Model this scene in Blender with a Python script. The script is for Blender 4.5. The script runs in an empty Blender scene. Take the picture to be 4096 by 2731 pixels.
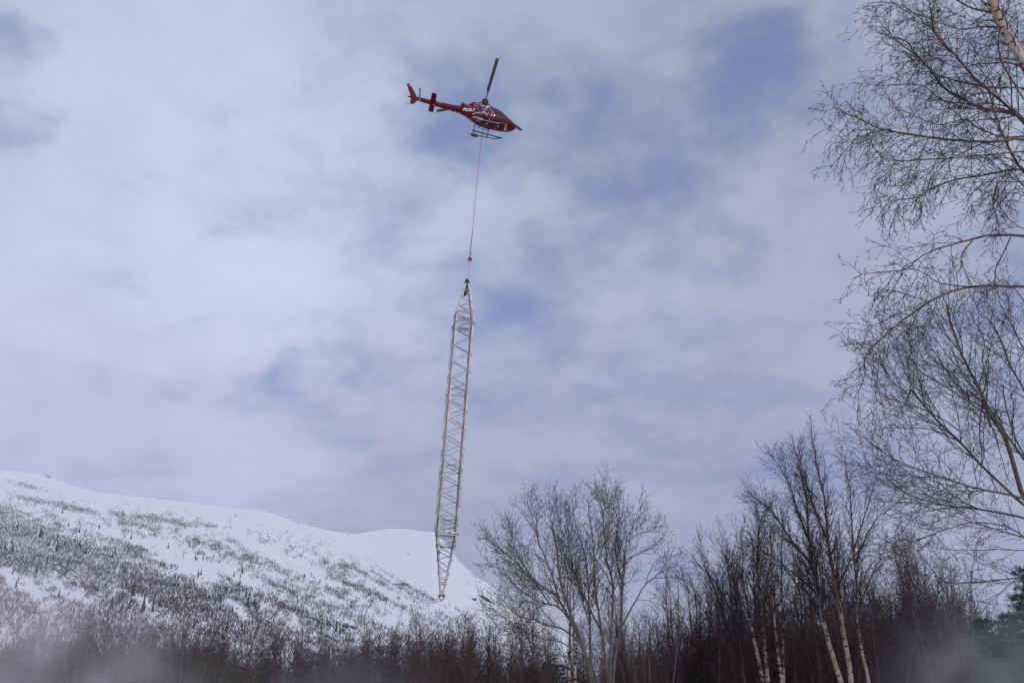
import bpy, bmesh, math, random, time
import numpy as np
from mathutils import Vector, Matrix
from mathutils.bvhtree import BVHTree
T0 = time.time()
rad = math.radians
SC = bpy.context.scene
COL = SC.collection

# ------------------------------------------------------------------ camera
PITCH = rad(22.0)
CAM = Vector((0.0, 0.0, 1.7))
FOC = 35.0 / 36.0 * 4096
cam = bpy.data.cameras.new('camera'); camo = bpy.data.objects.new('camera', cam); COL.objects.link(camo)
cam.lens = 35; cam.sensor_width = 36; cam.clip_start = 0.1; cam.clip_end = 20000
camo.location = CAM; camo.rotation_euler = (rad(90) + PITCH, 0, 0)
SC.camera = camo

def ray(px, py):
    x = (px - 2048) / FOC; y = (1365.5 - py) / FOC
    c, s = math.cos(PITCH), math.sin(PITCH)
    return Vector((x, c - y * s, s + y * c))
def at(px, py, Y):
    d = ray(px, py)
    return CAM + d * (Y / d.y)

# ------------------------------------------------------------------ world: Nishita sky seen through broken cloud
SUN_AZ, SUN_EL = rad(150), rad(34)      # azimuth clockwise from +Y (behind the camera to the right)
W = bpy.data.worlds.new('World'); SC.world = W; W.use_nodes = True
nt = W.node_tree; nt.nodes.clear()
def N(kind, **kw):
    n = nt.nodes.new(kind)
    for k, v in kw.items(): setattr(n, k, v)
    return n
def L(a, b): nt.links.new(a, b)
out = N('ShaderNodeOutputWorld'); bg = N('ShaderNodeBackground'); bg.inputs[1].default_value = 0.1
L(bg.outputs[0], out.inputs[0])
sky = N('ShaderNodeTexSky', sky_type='NISHITA'); sky.sun_disc = False
sky.sun_elevation = SUN_EL; sky.sun_rotation = SUN_AZ; sky.air_density = 1.0; sky.dust_density = 0.6
tc = N('ShaderNodeTexCoord')
def vmath(op, a, b=None, s=None):
    n = N('ShaderNodeVectorMath', operation=op)
    for i, v in enumerate((a, b)):
        if v is None: continue
        if isinstance(v, (tuple, Vector)): n.inputs[i].default_value = v
        else: L(v, n.inputs[i])
    if s is not None: n.inputs['Scale'].default_value = s
    return n
def fmath(op, a, b=None, c=None, clamp=False):
    n = N('ShaderNodeMath', operation=op); n.use_clamp = clamp
    for i, v in enumerate((a, b, c)):
        if v is None: continue
        if isinstance(v, (int, float)): n.inputs[i].default_value = v
        else: L(v, n.inputs[i])
    return n.outputs[0]
def smooth(v, lo, hi, a=0.0, b=1.0):
    n = N('ShaderNodeMapRange', interpolation_type='SMOOTHSTEP')
    L(v, n.inputs[0])
    for i, q in enumerate((lo, hi, a, b)): n.inputs[i + 1].default_value = q
    return n.outputs[0]
D = tc.outputs['Generated']
sep = N('ShaderNodeSeparateXYZ'); L(D, sep.inputs[0])
zc = fmath('ADD', fmath('MAXIMUM', sep.outputs[2], 0.0), 0.30)
# cloud deck coordinates: the view direction carried to a flat layer overhead
inv = fmath('DIVIDE', 1.0, zc)
deck = vmath('SCALE', D); L(inv, deck.inputs['Scale'])
def noise(vec, scale, detail=6, rough=0.55, dist=0.0):
    n = N('ShaderNodeTexNoise'); L(vec, n.inputs['Vector']); n.inputs['Scale'].default_value = scale
    n.inputs['Detail'].default_value = detail; n.inputs['Roughness'].default_value = rough
    n.inputs['Distortion'].default_value = dist
    return n
warp = noise(deck.outputs[0], 4.0, 7, 0.62)
wv = vmath('SUBTRACT', warp.outputs['Color'], (0.5, 0.5, 0.5))
wd = vmath('SCALE', wv.outputs[0], s=0.24)
Dw = vmath('NORMALIZE', vmath('ADD', D, wd.outputs[0]).outputs[0])
# thin places in the deck: photo px, px radius, strength
HOLES = [(0, 275, 330, 1.20), (330, 430, 300, 0.15), (700, 560, 280, 0.26), (880, 420, 250, 0.10),
         (2290, 300, 260, 0.36), (2900, 430, 300, 0.51), (2870, 280, 220, 0.34), (3120, 200, 300, 0.34), (3450, 60, 300, 0.30), (3950, 60, 400, 0.35),
         (1810, 520, 260, 0.38), (2030, 700, 170, 0.42), (1940, 620, 220, 0.21), (2620, 850, 300, 0.47), (2350, 930, 260, 0.38), (2950, 760, 280, 0.34), (3150, 920, 200, 0.26),
         (2110, 1160, 240, 0.24), (1640, 1040, 260, 0.27), (1400, 1320, 300, 0.42), (1080, 1440, 260, 0.41), (1580, 1430, 260, 0.29),
         (620, 1020, 300, 0.22), (420, 1200, 200, 0.20), (2700, 1500, 500, 0.14), (2900, 1900, 700, 0.19), (1250, 1800, 500, 0.12),
         (3900, 700, 600, 0.26), (2500, 600, 500, 0.19), (3700, 1500, 700, 0.12), (2200, 250, 700, 0.10), (1500, 1250, 700, 0.09)]
acc = None
for hx, hy, hr, hs in HOLES:
    d = ray(hx, hy).normalized(); ang = hr * .82 / FOC
    dt = vmath('DOT_PRODUCT', Dw.outputs[0], tuple(d)).outputs['Value']
    m = smooth(dt, math.cos(ang * 1.25), math.cos(ang * 0.05), 0, hs)
    acc = m if acc is None else fmath('ADD', acc, m)
n1 = noise(deck.outputs[0], 2.4, 7, 0.58, 0.3).outputs['Fac']
n2 = noise(deck.outputs[0], 5.0, 5, 0.52, 0.2).outputs['Fac']
n4 = noise(deck.outputs[0], 11.0, 6, 0.55, 0.3).outputs['Fac']
n3 = noise(deck.outputs[0], 1.1, 4, 0.5).outputs['Fac']
nm = fmath('ADD', fmath('MULTIPLY', n1, .38), fmath('ADD', fmath('MULTIPLY', n2, .36), fmath('MULTIPLY', n4, .26)))
nm = fmath('MULTIPLY_ADD', nm, 2.9, -.95)          # spread the noise about one half
wr = smooth(sep.outputs[0], -.35, .35, -.07, .03)
bias = fmath('ADD', fmath('MULTIPLY', fmath('MINIMUM', acc, 1.0), .42), wr)
thin = smooth(fmath('ADD', nm, bias), .44, 1.18, 0, .76)
# cloud light: grey-lavender low down, slightly paler and cooler overhead, mottled
def ramp(v, stops):
    n = N('ShaderNodeValToRGB'); L(v, n.inputs[0]); e = n.color_ramp.elements
    e[0].position, e[0].color = stops[0][0], (*stops[0][1], 1)
    e[1].position, e[1].color = stops[1][0], (*stops[1][1], 1)
    for p, c in stops[2:]:
        k = e.new(p); k.color = (*c, 1)
    return n.outputs[0]
base = ramp(sep.outputs[2], [(0.0, (.38, .395, .525)), (0.22, (.39, .418, .575)), (0.42, (.422, .468, .625)), (0.62, (.44, .50, .650)), (0.9, (.445, .505, .65))])
def mixc(f, a, b, t='MIX'):
    n = N('ShaderNodeMix', data_type='RGBA', blend_type=t)
    for i, v in ((0, f), (6, a), (7, b)):
        if isinstance(v, (int, float)): n.inputs[i].default_value = v
        elif isinstance(v, tuple): n.inputs[i].default_value = (*v, 1)
        else: L(v, n.inputs[i])
    return n.outputs[2]
LIGHT = [(350, 900, 1300, .17), (900, 450, 900, .10), (250, 1750, 1000, .15), (1500, 900, 700, .08), (2300, 1300, 700, .06), (3700, 1900, 900, -.02), (2600, 250, 1300, -.08), (3500, 150, 1200, -.08), (300, 150, 700, -.03)]
lit = None
for hx, hy, hr, hs in LIGHT:
    d = ray(hx, hy).normalized(); ang = hr / FOC
    m = smooth(vmath('DOT_PRODUCT', Dw.outputs[0], tuple(d)).outputs['Value'], math.cos(ang * 1.3), 1.0, 0, hs)
    lit = m if lit is None else fmath('ADD', lit, m)
bright = fmath('ADD', lit, fmath('ADD', 0.90, fmath('ADD', fmath('MULTIPLY', smooth(n3, 0.35, 0.68), 0.08), fmath('MULTIPLY', smooth(nm, .05, .75, 1.0, 0.0), .15))))
BR = vmath('SCALE', base); L(bright, BR.inputs['Scale'])
cloud10 = vmath('SCALE', BR.outputs[0], s=9.8)
blue = mixc(1.0, sky.outputs[0], (1.15, 1.0, 1.30), 'MULTIPLY')
blue = mixc(0.6, blue, (1.35, 2.15, 4.5))
L(mixc(thin, cloud10.outputs[0], blue), bg.inputs[0])

# ------------------------------------------------------------------ sun, softened by the cloud
sl = bpy.data.lights.new('sun', 'SUN'); slo = bpy.data.objects.new('sun', sl); COL.objects.link(slo)
sl.energy = 1.25; sl.angle = rad(10); sl.color = (1.0, 0.90, 0.80)
sd = Vector((math.sin(SUN_AZ) * math.cos(SUN_EL), math.cos(SUN_AZ) * math.cos(SUN_EL), math.sin(SUN_EL)))
slo.rotation_euler = sd.to_track_quat('Z', 'Y').to_euler(); slo.location = (0, 0, 60)
SC.view_settings.view_transform = 'Standard'; SC.view_settings.look = 'None'
SC.view_settings.exposure = 0.0; SC.view_settings.gamma = 1.0; SC.view_settings.use_curve_mapping = False
SC.render.engine = 'CYCLES'
SC.cycles.volume_bounces = 2; SC.cycles.volume_step_rate = 2.0; SC.cycles.volume_max_steps = 128
SC.cycles.transparent_max_bounces = 16

# ------------------------------------------------------------------ helpers
def tag(o, label=None, cat=None, group=None, kind=None):
    if label: o['label'] = label
    if cat: o['category'] = cat
    if group: o['group'] = group
    if kind: o['kind'] = kind
    return o
def empty(name, loc=(0, 0, 0), label=None, cat=None, group=None):
    o = bpy.data.objects.new(name, None); COL.objects.link(o); o.location = loc
    return tag(o, label, cat, group)
def link(name, me, parent=None, mat=None):
    o = bpy.data.objects.new(name, me); COL.objects.link(o)
    if parent: o.parent = parent
    if mat and not me.materials: me.materials.append(mat)
    return o
def mesh_np(name, V, F, smooth_=True, mat=None):
    """V (n,3) array, F (m,k) array of k-gons"""
    me = bpy.data.meshes.new(name)
    V = np.asarray(V, dtype=np.float32); F = np.asarray(F, dtype=np.int32); m, k = F.shape
    me.vertices.add(len(V)); me.vertices.foreach_set('co', V.ravel())
    me.loops.add(m * k); me.loops.foreach_set('vertex_index', F.ravel())
    me.polygons.add(m); me.polygons.foreach_set('loop_start', np.arange(0, m * k, k, dtype=np.int32))
    me.polygons.foreach_set('loop_total', np.full(m, k, dtype=np.int32))
    me.polygons.foreach_set('use_smooth', np.full(m, smooth_))
    me.update(calc_edges=True)
    if mat: me.materials.append(mat)
    return me
def copy_tree(o, loc, rz, sc, label=None):
    c = o.copy(); COL.objects.link(c); c.location = loc; c.rotation_euler = (0, 0, rz)
    c.scale = sc if isinstance(sc, tuple) else (sc, sc, sc)
    if label: c['label'] = label
    for ch in list(o.children):
        k = ch.copy(); COL.objects.link(k); k.parent = c
    return c

# materials ---------------------------------------------------------
def mat(name, col, rough=0.7, metal=0.0, var=0.0, vscale=5.0, spec=0.5, coat=0.0, bump=0.0):
    m = bpy.data.materials.new(name); m.use_nodes = True; t = m.node_tree; b = t.nodes['Principled BSDF']
    b.inputs['Base Color'].default_value = (*col, 1); b.inputs['Roughness'].default_value = rough
    b.inputs['Metallic'].default_value = metal; b.inputs['Specular IOR Level'].default_value = spec
    b.inputs['Coat Weight'].default_value = coat
    if var or bump:
        tcn = t.nodes.new('ShaderNodeTexCoord'); n = t.nodes.new('ShaderNodeTexNoise')
        n.inputs['Scale'].default_value = vscale; n.inputs['Detail'].default_value = 5
        t.links.new(tcn.outputs['Object'], n.inputs['Vector'])
        if var:
            r = t.nodes.new('ShaderNodeValToRGB'); t.links.new(n.outputs['Fac'], r.inputs[0])
            r.color_ramp.elements[0].position = .3; r.color_ramp.elements[1].position = .7
            r.color_ramp.elements[0].color = (*[c * (1 - var) for c in col], 1)
            r.color_ramp.elements[1].color = (*[min(1, c * (1 + var)) for c in col], 1)
            t.links.new(r.outputs[0], b.inputs['Base Color'])
        if bump:
            bn = t.nodes.new('ShaderNodeBump'); bn.inputs['Strength'].default_value = bump; bn.inputs['Distance'].default_value = .02
            t.links.new(n.outputs['Fac'], bn.inputs['Height']); t.links.new(bn.outputs[0], b.inputs['Normal'])
    return m
def birch_bark(name, white, brown, thresh=0.56, zs=9.0, xs=2.2, k=1.0, high=None):
    m = bpy.data.materials.new(name); m.use_nodes = True; t = m.node_tree; b = t.nodes['Principled BSDF']
    b.inputs['Roughness'].default_value = .75; b.inputs['Specular IOR Level'].default_value = .25
    tcn = t.nodes.new('ShaderNodeTexCoord')
    mp = t.nodes.new('ShaderNodeMapping'); mp.inputs['Scale'].default_value = (xs * k, xs * k, zs * k); t.links.new(tcn.outputs['Object'], mp.inputs['Vector'])
    n = t.nodes.new('ShaderNodeTexNoise'); n.inputs['Scale'].default_value = 1; n.inputs['Detail'].default_value = 4; n.inputs['Roughness'].default_value = .65
    t.links.new(mp.outputs[0], n.inputs['Vector'])
    r = t.nodes.new('ShaderNodeValToRGB'); r.color_ramp.elements[0].position = thresh; r.color_ramp.elements[1].position = thresh + .035
    t.links.new(n.outputs['Fac'], r.inputs[0])
    n2 = t.nodes.new('ShaderNodeTexNoise'); n2.inputs['Scale'].default_value = 1.3 * k; t.links.new(tcn.outputs['Object'], n2.inputs['Vector'])
    r2 = t.nodes.new('ShaderNodeValToRGB'); r2.color_ramp.elements[0].position = .4; r2.color_ramp.elements[1].position = .62
    r2.color_ramp.elements[0].color = (*white, 1); r2.color_ramp.elements[1].color = (*brown, 1); t.links.new(n2.outputs['Fac'], r2.inputs[0])
    mx = t.nodes.new('ShaderNodeMix'); mx.data_type = 'RGBA'; t.links.new(r.outputs[0], mx.inputs[0]); t.links.new(r2.outputs[0], mx.inputs[6]); mx.inputs[7].default_value = (.025, .02, .022, 1)
    last = mx.outputs[2]
    if high:    # thin upper bark is brown
        sp = t.nodes.new('ShaderNodeSeparateXYZ'); t.links.new(tcn.outputs['Object'], sp.inputs[0])
        ad = t.nodes.new('ShaderNodeMath'); ad.operation = 'MULTIPLY_ADD'; t.links.new(n2.outputs['Fac'], ad.inputs[0]); ad.inputs[1].default_value = 4.0; t.links.new(sp.outputs[2], ad.inputs[2])
        mr = t.nodes.new('ShaderNodeMapRange'); t.links.new(ad.outputs[0], mr.inputs[0]); mr.inputs[1].default_value = high[0]; mr.inputs[2].default_value = high[1]
        m3 = t.nodes.new('ShaderNodeMix'); m3.data_type = 'RGBA'; t.links.new(mr.outputs[0], m3.inputs[0]); t.links.new(last, m3.inputs[6]); m3.inputs[7].default_value = (.10, .055, .04, 1); last = m3.outputs[2]
    t.links.new(last, b.inputs['Base Color'])
    return m
M = dict(
    twig=mat('birch_twig', (.034, .021, .020), .8, var=.35, vscale=1.5),
    twig2=mat('thicket_twig', (.060, .038, .042), .85, var=.4, vscale=.5),
    willow=mat('willow_bark', (.095, .082, .074), .85, var=.35, vscale=2.0, bump=.3),
    willow_tip=mat('willow_twig', (.080, .070, .050), .85, var=.4, vscale=.8),
    aspen=birch_bark('aspen_bark', (.13, .11, .08), (.085, .07, .052), .58, 6.0, 3.0, 1.0),
    aspen_tip=mat('aspen_twig', (.045, .038, .034), .85, var=.3, vscale=1.0),
    limb=birch_bark('birch_limb_bark', (.20, .11, .075), (.07, .045, .04), .52, 5, 3, 1.2),
    birch=birch_bark('birch_bark', (.34, .295, .265), (.22, .15, .105), .555, 7.0, 3.4, 1.0, (4.5, 9.5)),
    birch_near=birch_bark('birch_bark_close', (.60, .52, .45), (.46, .27, .17), .57, 20.0, 5.0, 1.0),
    birch_far=birch_bark('birch_bark_small', (.38, .32, .29), (.18, .11, .085), .51, 5.0, 2.5, 1.0, (5.0, 9.0)),
    needle=mat('spruce_needles', (.030, .045, .032), .9, var=.4, vscale=2),
    trunk_dark=mat('conifer_bark', (.07, .05, .04), .9, var=.3),
)

# tubes -------------------------------------------------------------
class Tubes:
    def __init__(s): s.b = {}
    def add(s, pts, rads, sides=3):
        s.b.setdefault((len(pts), sides), []).append((pts, rads))
    def count(s): return sum(len(v) * (k[0] - 1) * k[1] * 2 for k, v in s.b.items())
    def arrays(s):
        VV, FF, off = [], [], 0
        for (n, k), lst in s.b.items():
            P = np.array([a for a, _ in lst], dtype=np.float64); R = np.array([r for _, r in lst], dtype=np.float64)
            S = len(lst)
            Tn = np.empty_like(P); Tn[:, 1:-1] = P[:, 2:] - P[:, :-2] if n > 2 else Tn[:, 1:-1]
            Tn[:, 0] = P[:, 1] - P[:, 0]; Tn[:, -1] = P[:, -1] - P[:, -2]
            Tn /= np.linalg.norm(Tn, axis=2, keepdims=True) + 1e-9
            ref = np.zeros_like(Tn); D0 = P[:, -1] - P[:, 0]
            vert = np.abs(D0[:, 2]) > .7 * np.linalg.norm(D0, axis=1)
            ref[vert] = (1, 0, 0); ref[~vert] = (0, 0, 1)
            A = np.cross(Tn, ref); A /= np.linalg.norm(A, axis=2, keepdims=True) + 1e-9
            B = np.cross(Tn, A)
            ang = np.arange(k) * 2 * np.pi / k
            V = P[:, :, None, :] + R[:, :, None, None] * (np.cos(ang)[None, None, :, None] * A[:, :, None, :] + np.sin(ang)[None, None, :, None] * B[:, :, None, :])
            i = np.arange(n - 1)[:, None] * k; j = np.arange(k)[None, :]; j2 = (j + 1) % k
            q = np.stack([i + j, i + j2, i + k + j2, i + k + j], axis=-1).reshape(-1, 4)
            FF.append((q[None] + (np.arange(S) * n * k)[:, None, None]).reshape(-1, 4) + off)
            VV.append(V.reshape(-1, 3)); off += S * n * k
        if not VV: return np.zeros((0, 3)), np.zeros((0, 4), int)
        return np.concatenate(VV), np.concatenate(FF)
    def mesh(s, name, m, origin=None):
        V, F = s.arrays()
        if origin is not None: V = V - np.array(origin)
        return mesh_np(name, V, F, True, m)
PUFFS = True; HAZE = 3e-5
# ------------------------------------------------------------------ value/gradient noise in numpy for the terrain
_rs = np.random.RandomState(11); _perm = _rs.permutation(4096).astype(np.int64)
_g = _rs.rand(4096) * 2 * np.pi; _gx, _gy = np.cos(_g), np.sin(_g)
def perlin(x, y):
    xi = np.floor(x).astype(np.int64); yi = np.floor(y).astype(np.int64); fx = x - xi; fy = y - yi
    def g(ix, iy, dx, dy):
        h = _perm[(_perm[ix & 4095] + iy) & 4095]
        return _gx[h] * dx + _gy[h] * dy
    u = fx * fx * fx * (fx * (fx * 6 - 15) + 10); v = fy * fy * fy * (fy * (fy * 6 - 15) + 10)
    a = g(xi, yi, fx, fy); b = g(xi + 1, yi, fx - 1, fy); c = g(xi, yi + 1, fx, fy - 1); d = g(xi + 1, yi + 1, fx - 1, fy - 1)
    return (a + u * (b - a)) * (1 - v) + (c + u * (d - c)) * v
def fbm(x, y, o=4, gain=.5):
    s = 0; a = 1; t = 0
    for i in range(o):
        s = s + a * perlin(x * 2 ** i + 17.3 * i, y * 2 ** i - 9.1 * i); t += a; a *= gain
    return s / t * 1.6
def sstep(x, a, b):
    t = np.clip((x - a) / (b - a), 0, 1); return t * t * (3 - 2 * t)

# ------------------------------------------------------------------ mountain
RIDGE = [(-900, 1840), (-400, 1862), (0, 1880), (160, 1893), (220, 1915), (300, 1945), (420, 1972), (600, 1990), (800, 2012), (950, 2035), (1045, 2040),
         (1110, 2060), (1180, 2085), (1260, 2108), (1340, 2125), (1420, 2134), (1490, 2124), (1560, 2112), (1620, 2114), (1680, 2122), (1730, 2125),
         (1765, 2150), (1800, 2200), (1850, 2258), (1900, 2300), (1960, 2338), (2050, 2405), (2150, 2480), (2280, 2560), (2450, 2640), (2700, 2730), (3100, 2800), (4200, 2850), (5200, 2870)]
_az, _el = [], []
for px, py in RIDGE:
    d = ray(px, py); _az.append(math.atan2(d.x, d.y)); _el.append(math.atan2(d.z, math.hypot(d.x, d.y)))
def azpx(px, py=2100):
    d = ray(px, py); return math.atan2(d.x, d.y)
A_PK0, A_PK1, A_PK2, A_PK3 = azpx(1000), azpx(1500), azpx(1850), azpx(2300)
DB = 620.0
_ga = np.linspace(-1.3, 1.3, 2601)
_rd = np.interp(_ga, [-1.2, azpx(0), A_PK0, azpx(1330), A_PK1, A_PK2, A_PK3, 1.2], [2500, 2350, 2250, 2550, 2950, 2750, 2500, 2300])
_k = np.exp(-np.linspace(-3, 3, 121) ** 2 / 2); _k /= _k.sum()
_rd = np.convolve(np.pad(_rd, 60, 'edge'), _k, 'valid')
def ridge_dist(az):
    return np.interp(az, _ga, _rd)
def terrain(x, y):
    az = np.arctan2(x, y); d = np.hypot(x, y)
    Dr = ridge_dist(az); el = np.interp(az, _az, _el)
    H = np.tan(el) * Dr + 1.7
    t = (d - DB) / (Dr - DB); tc_ = np.clip(t, 0, 1)
    h = H * (0.30 * tc_ + 0.70 * tc_ ** 1.35)
    env = np.sin(np.pi * np.clip(tc_, 0, 1)) ** .6 * np.clip(H / 400, 0, 1)
    h = h + env * (13 * fbm(x / 420, y / 420, 3) + 2.6 * fbm(x / 110 + 5, y / 110, 3) + .5 * fbm(x / 28, y / 28, 2))
    # diagonal gullies and ledges running down to the right
    v = h + 0.80 * x; u = x - .3 * y
    led = fbm(u / 260 + 3, v / 26, 4, .55)
    h = h + env * .8 * sstep(led, .05, .35)
    back = np.clip(t - 1, 0, 3)
    h = h - H * .35 * sstep(back, 0, 1.6) - back * 8
    front = d < DB
    h = np.where(front, (d - DB) * .0045, h)
    h = h + (1 - sstep(tc_, 0, .03)) * .0
    return h, az, t, led, env
def mask_px(px, py, lst):
    s = 0
    for cx, cy, sx, sy, ang, w in lst:
        a = math.radians(ang); dx = px - cx; dy = py - cy
        X = dx * math.cos(a) + dy * math.sin(a); Y = -dx * math.sin(a) + dy * math.cos(a)
        s = s + w * np.exp(-((X / sx) ** 2 + (Y / sy) ** 2))
    return s
def topx(x, y, z):
    c, s = math.cos(PITCH), math.sin(PITCH); z = z - 1.7
    f = y * c + z * s; uu = -y * s + z * c
    return 2048 + FOC * x / f, 1365.5 - FOC * uu / f
ROCKS = [(30, 1882, 50, 5, 3, .9), (190, 1905, 60, 5, 20, .9), (640, 1997, 60, 4, 6, .7), (1190, 2092, 40, 4, 25, .8), (950, 2060, 80, 8, 20, .7), (1230, 2200, 40, 6, 35, .8), (1550, 2210, 30, 5, 15, .6), (1640, 2215, 25, 5, 20, .7), (760, 2350, 80, 12, 25, .6), (1120, 2350, 70, 12, 30, .7), (560, 2350, 60, 10, 50, .8), (240, 2275, 130, 26, 27, 1.1), (210, 2390, 90, 20, 35, .9), (300, 2330, 60, 14, 27, .9), (370, 2345, 55, 12, 60, .9), (60, 2300, 60, 30, 20, .8), (340, 2235, 90, 12, 20, .7),
         (480, 2420, 160, 30, 25, .8), (700, 2460, 160, 25, 18, .8), (1030, 2475, 120, 16, 22, 1.1), (1070, 2140, 14, 8, 40, 1.4), (1160, 2185, 14, 6, 40, 1.0),
         (1260, 2310, 40, 9, 22, 1.0), (1370, 2360, 60, 10, 24, .95), (1300, 2490, 60, 12, 20, 1.0), (1400, 2505, 60, 9, 15, 1.1), (1490, 2485, 40, 10, 22, .9),
         (1330, 2555, 90, 10, 22, 1.0), (1870, 2335, 26, 5, 22, 1.4), (1880, 2390, 14, 5, 25, 1.2), (1900, 2395, 10, 6, 25, 1.2), (1800, 2358, 14, 4, 20, 1.0),
         (1960, 2405, 60, 7, 28, 1.2), (1100, 2390, 70, 25, 25, .6), (1250, 2440, 120, 40, 25, .5), (1010, 2038, 22, 4, 5, 1.0), (830, 2040, 30, 4, 10, .5), (1720, 2127, 22, 4, 5, .8),
         (640, 2250, 60, 12, 20, .6), (150, 2450, 90, 30, 30, .6), (1690, 2420, 60, 30, 25, .3)]
naz, nd = 700, 330
azs = np.concatenate([np.linspace(-1.15, azpx(-150), 70, endpoint=False), np.linspace(azpx(-150), azpx(2500), naz), np.linspace(azpx(2500), 1.15, 90)[1:]])
tt = np.concatenate([np.linspace(-.18, 0, 8, endpoint=False), np.linspace(0, 1.0, nd), 1 + np.linspace(0, 1, 26)[1:] ** 1.6 * 2.6])
AZ, TT = np.meshgrid(azs, tt, indexing='ij')
DD = DB + TT * (ridge_dist(AZ) - DB)
X, Y = DD * np.sin(AZ), DD * np.cos(AZ)
Z, _, T_, led, env = terrain(X, Y)
Z = np.where(TT < 0, TT * 25, Z)
PX, PY = topx(X, Y, Z)
Xq = AZ * 1800; Zq = Z * 1800 / DD; Aq = Xq * .88 - Zq * .47; Cq = Xq * .47 + Zq * .88
rn = fbm(Aq / 45, Cq / 6.5, 4, .6)
rn2 = fbm(Aq / 16 + 9, Cq / 3.4, 3, .65)
region = mask_px(PX, PY, ROCKS)
rock = sstep(rn * .60 + rn2 * .90 + np.minimum(region, 1.0) * .62 + sstep(PY, 2250, 2600) * .10, .66, .76) * (TT > 0) * (TT < 1.01)
Z = Z + rock * 1.2
nA, nT = AZ.shape
V = np.stack([X, Y, Z], -1).reshape(-1, 3)
ii = (np.arange(nA - 1)[:, None] * nT + np.arange(nT - 1)[None, :]).ravel()
F = np.stack([ii, ii + nT, ii + nT + 1, ii + 1], -1)
def terrain_mat():
    m = bpy.data.materials.new('snowy_slope'); m.use_nodes = True; t = m.node_tree; b = t.nodes['Principled BSDF']
    b.inputs['Roughness'].default_value = .7; b.inputs['Specular IOR Level'].default_value = .2
    at_ = t.nodes.new('ShaderNodeAttribute'); at_.attribute_name = 'bare_rock'
    g = t.nodes.new('ShaderNodeNewGeometry'); n = t.nodes.new('ShaderNodeTexNoise'); n.inputs['Scale'].default_value = .22; n.inputs['Detail'].default_value = 5
    n.inputs['Roughness'].default_value = .7
    t.links.new(g.outputs['Position'], n.inputs['Vector'])
    ad = t.nodes.new('ShaderNodeMath'); ad.operation = 'ADD'; t.links.new(at_.outputs['Fac'], ad.inputs[0])
    sb = t.nodes.new('ShaderNodeMath'); sb.operation = 'MULTIPLY_ADD'; t.links.new(n.outputs['Fac'], sb.inputs[0]); sb.inputs[1].default_value = 1.3; sb.inputs[2].default_value = -.65
    t.links.new(sb.outputs[0], ad.inputs[1])
    mr = t.nodes.new('ShaderNodeMapRange'); mr.interpolation_type = 'SMOOTHSTEP'; t.links.new(ad.outputs[0], mr.inputs[0]); mr.inputs[1].default_value = .42; mr.inputs[2].default_value = .62
    mx = t.nodes.new('ShaderNodeMix'); mx.data_type = 'RGBA'; t.links.new(mr.outputs[0], mx.inputs[0])
    mx.inputs[6].default_value = (.80, .80, .86, 1); mx.inputs[7].default_value = (.040, .036, .042, 1)
    t.links.new(mx.outputs[2], b.inputs['Base Color'])
    n4 = t.nodes.new('ShaderNodeTexNoise'); n4.inputs['Scale'].default_value = .05; n4.inputs['Detail'].default_value = 6; t.links.new(g.outputs['Position'], n4.inputs['Vector'])
    bp = t.nodes.new('ShaderNodeBump'); bp.inputs['Distance'].default_value = 4; bp.inputs['Strength'].default_value = .7
    t.links.new(n4.outputs['Fac'], bp.inputs['Height']); t.links.new(bp.outputs[0], b.inputs['Normal'])
    return m
me = mesh_np('mountain', V, F[:, ::-1], True, terrain_mat())
a_ = me.attributes.new('bare_rock', 'FLOAT', 'POINT'); a_.data.foreach_set('value', rock.ravel().astype(np.float32))
tag(link('mountain', me), 'snow covered mountain flank with rock ledges falling away to the right', kind='structure')

# valley floor: one snow sheet out to the horizon
snow = mat('valley_snow', (.78, .78, .84), .8, var=.03, vscale=.05, bump=.3)
rr = np.concatenate([[0.0, .01], np.geomspace(3, 12000, 60)]); th = np.linspace(0, 2 * np.pi, 120, endpoint=False)
gx = [(0, 0, 0)]; 
for r_ in rr[1:]:
    zz = .25 * fbm(r_ * np.cos(th) / 15, r_ * np.sin(th) / 15, 3) * (r_ > 8) * (r_ < 400) - (.5 if r_ > 500 else 0)
    gx += list(zip(r_ * np.cos(th), r_ * np.sin(th), zz + 0 * th))
gf = []
for i in range(len(rr) - 2):
    o = 1 + i * 120; j = np.arange(120)
    gf.append(np.stack([o + j, o + (j + 1) % 120, o + 120 + (j + 1) % 120, o + 120 + j], -1))
me = mesh_np('ground', np.array(gx), np.concatenate(gf), True, snow)
tag(link('ground', me), 'snow covered valley floor', kind='structure')

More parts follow.
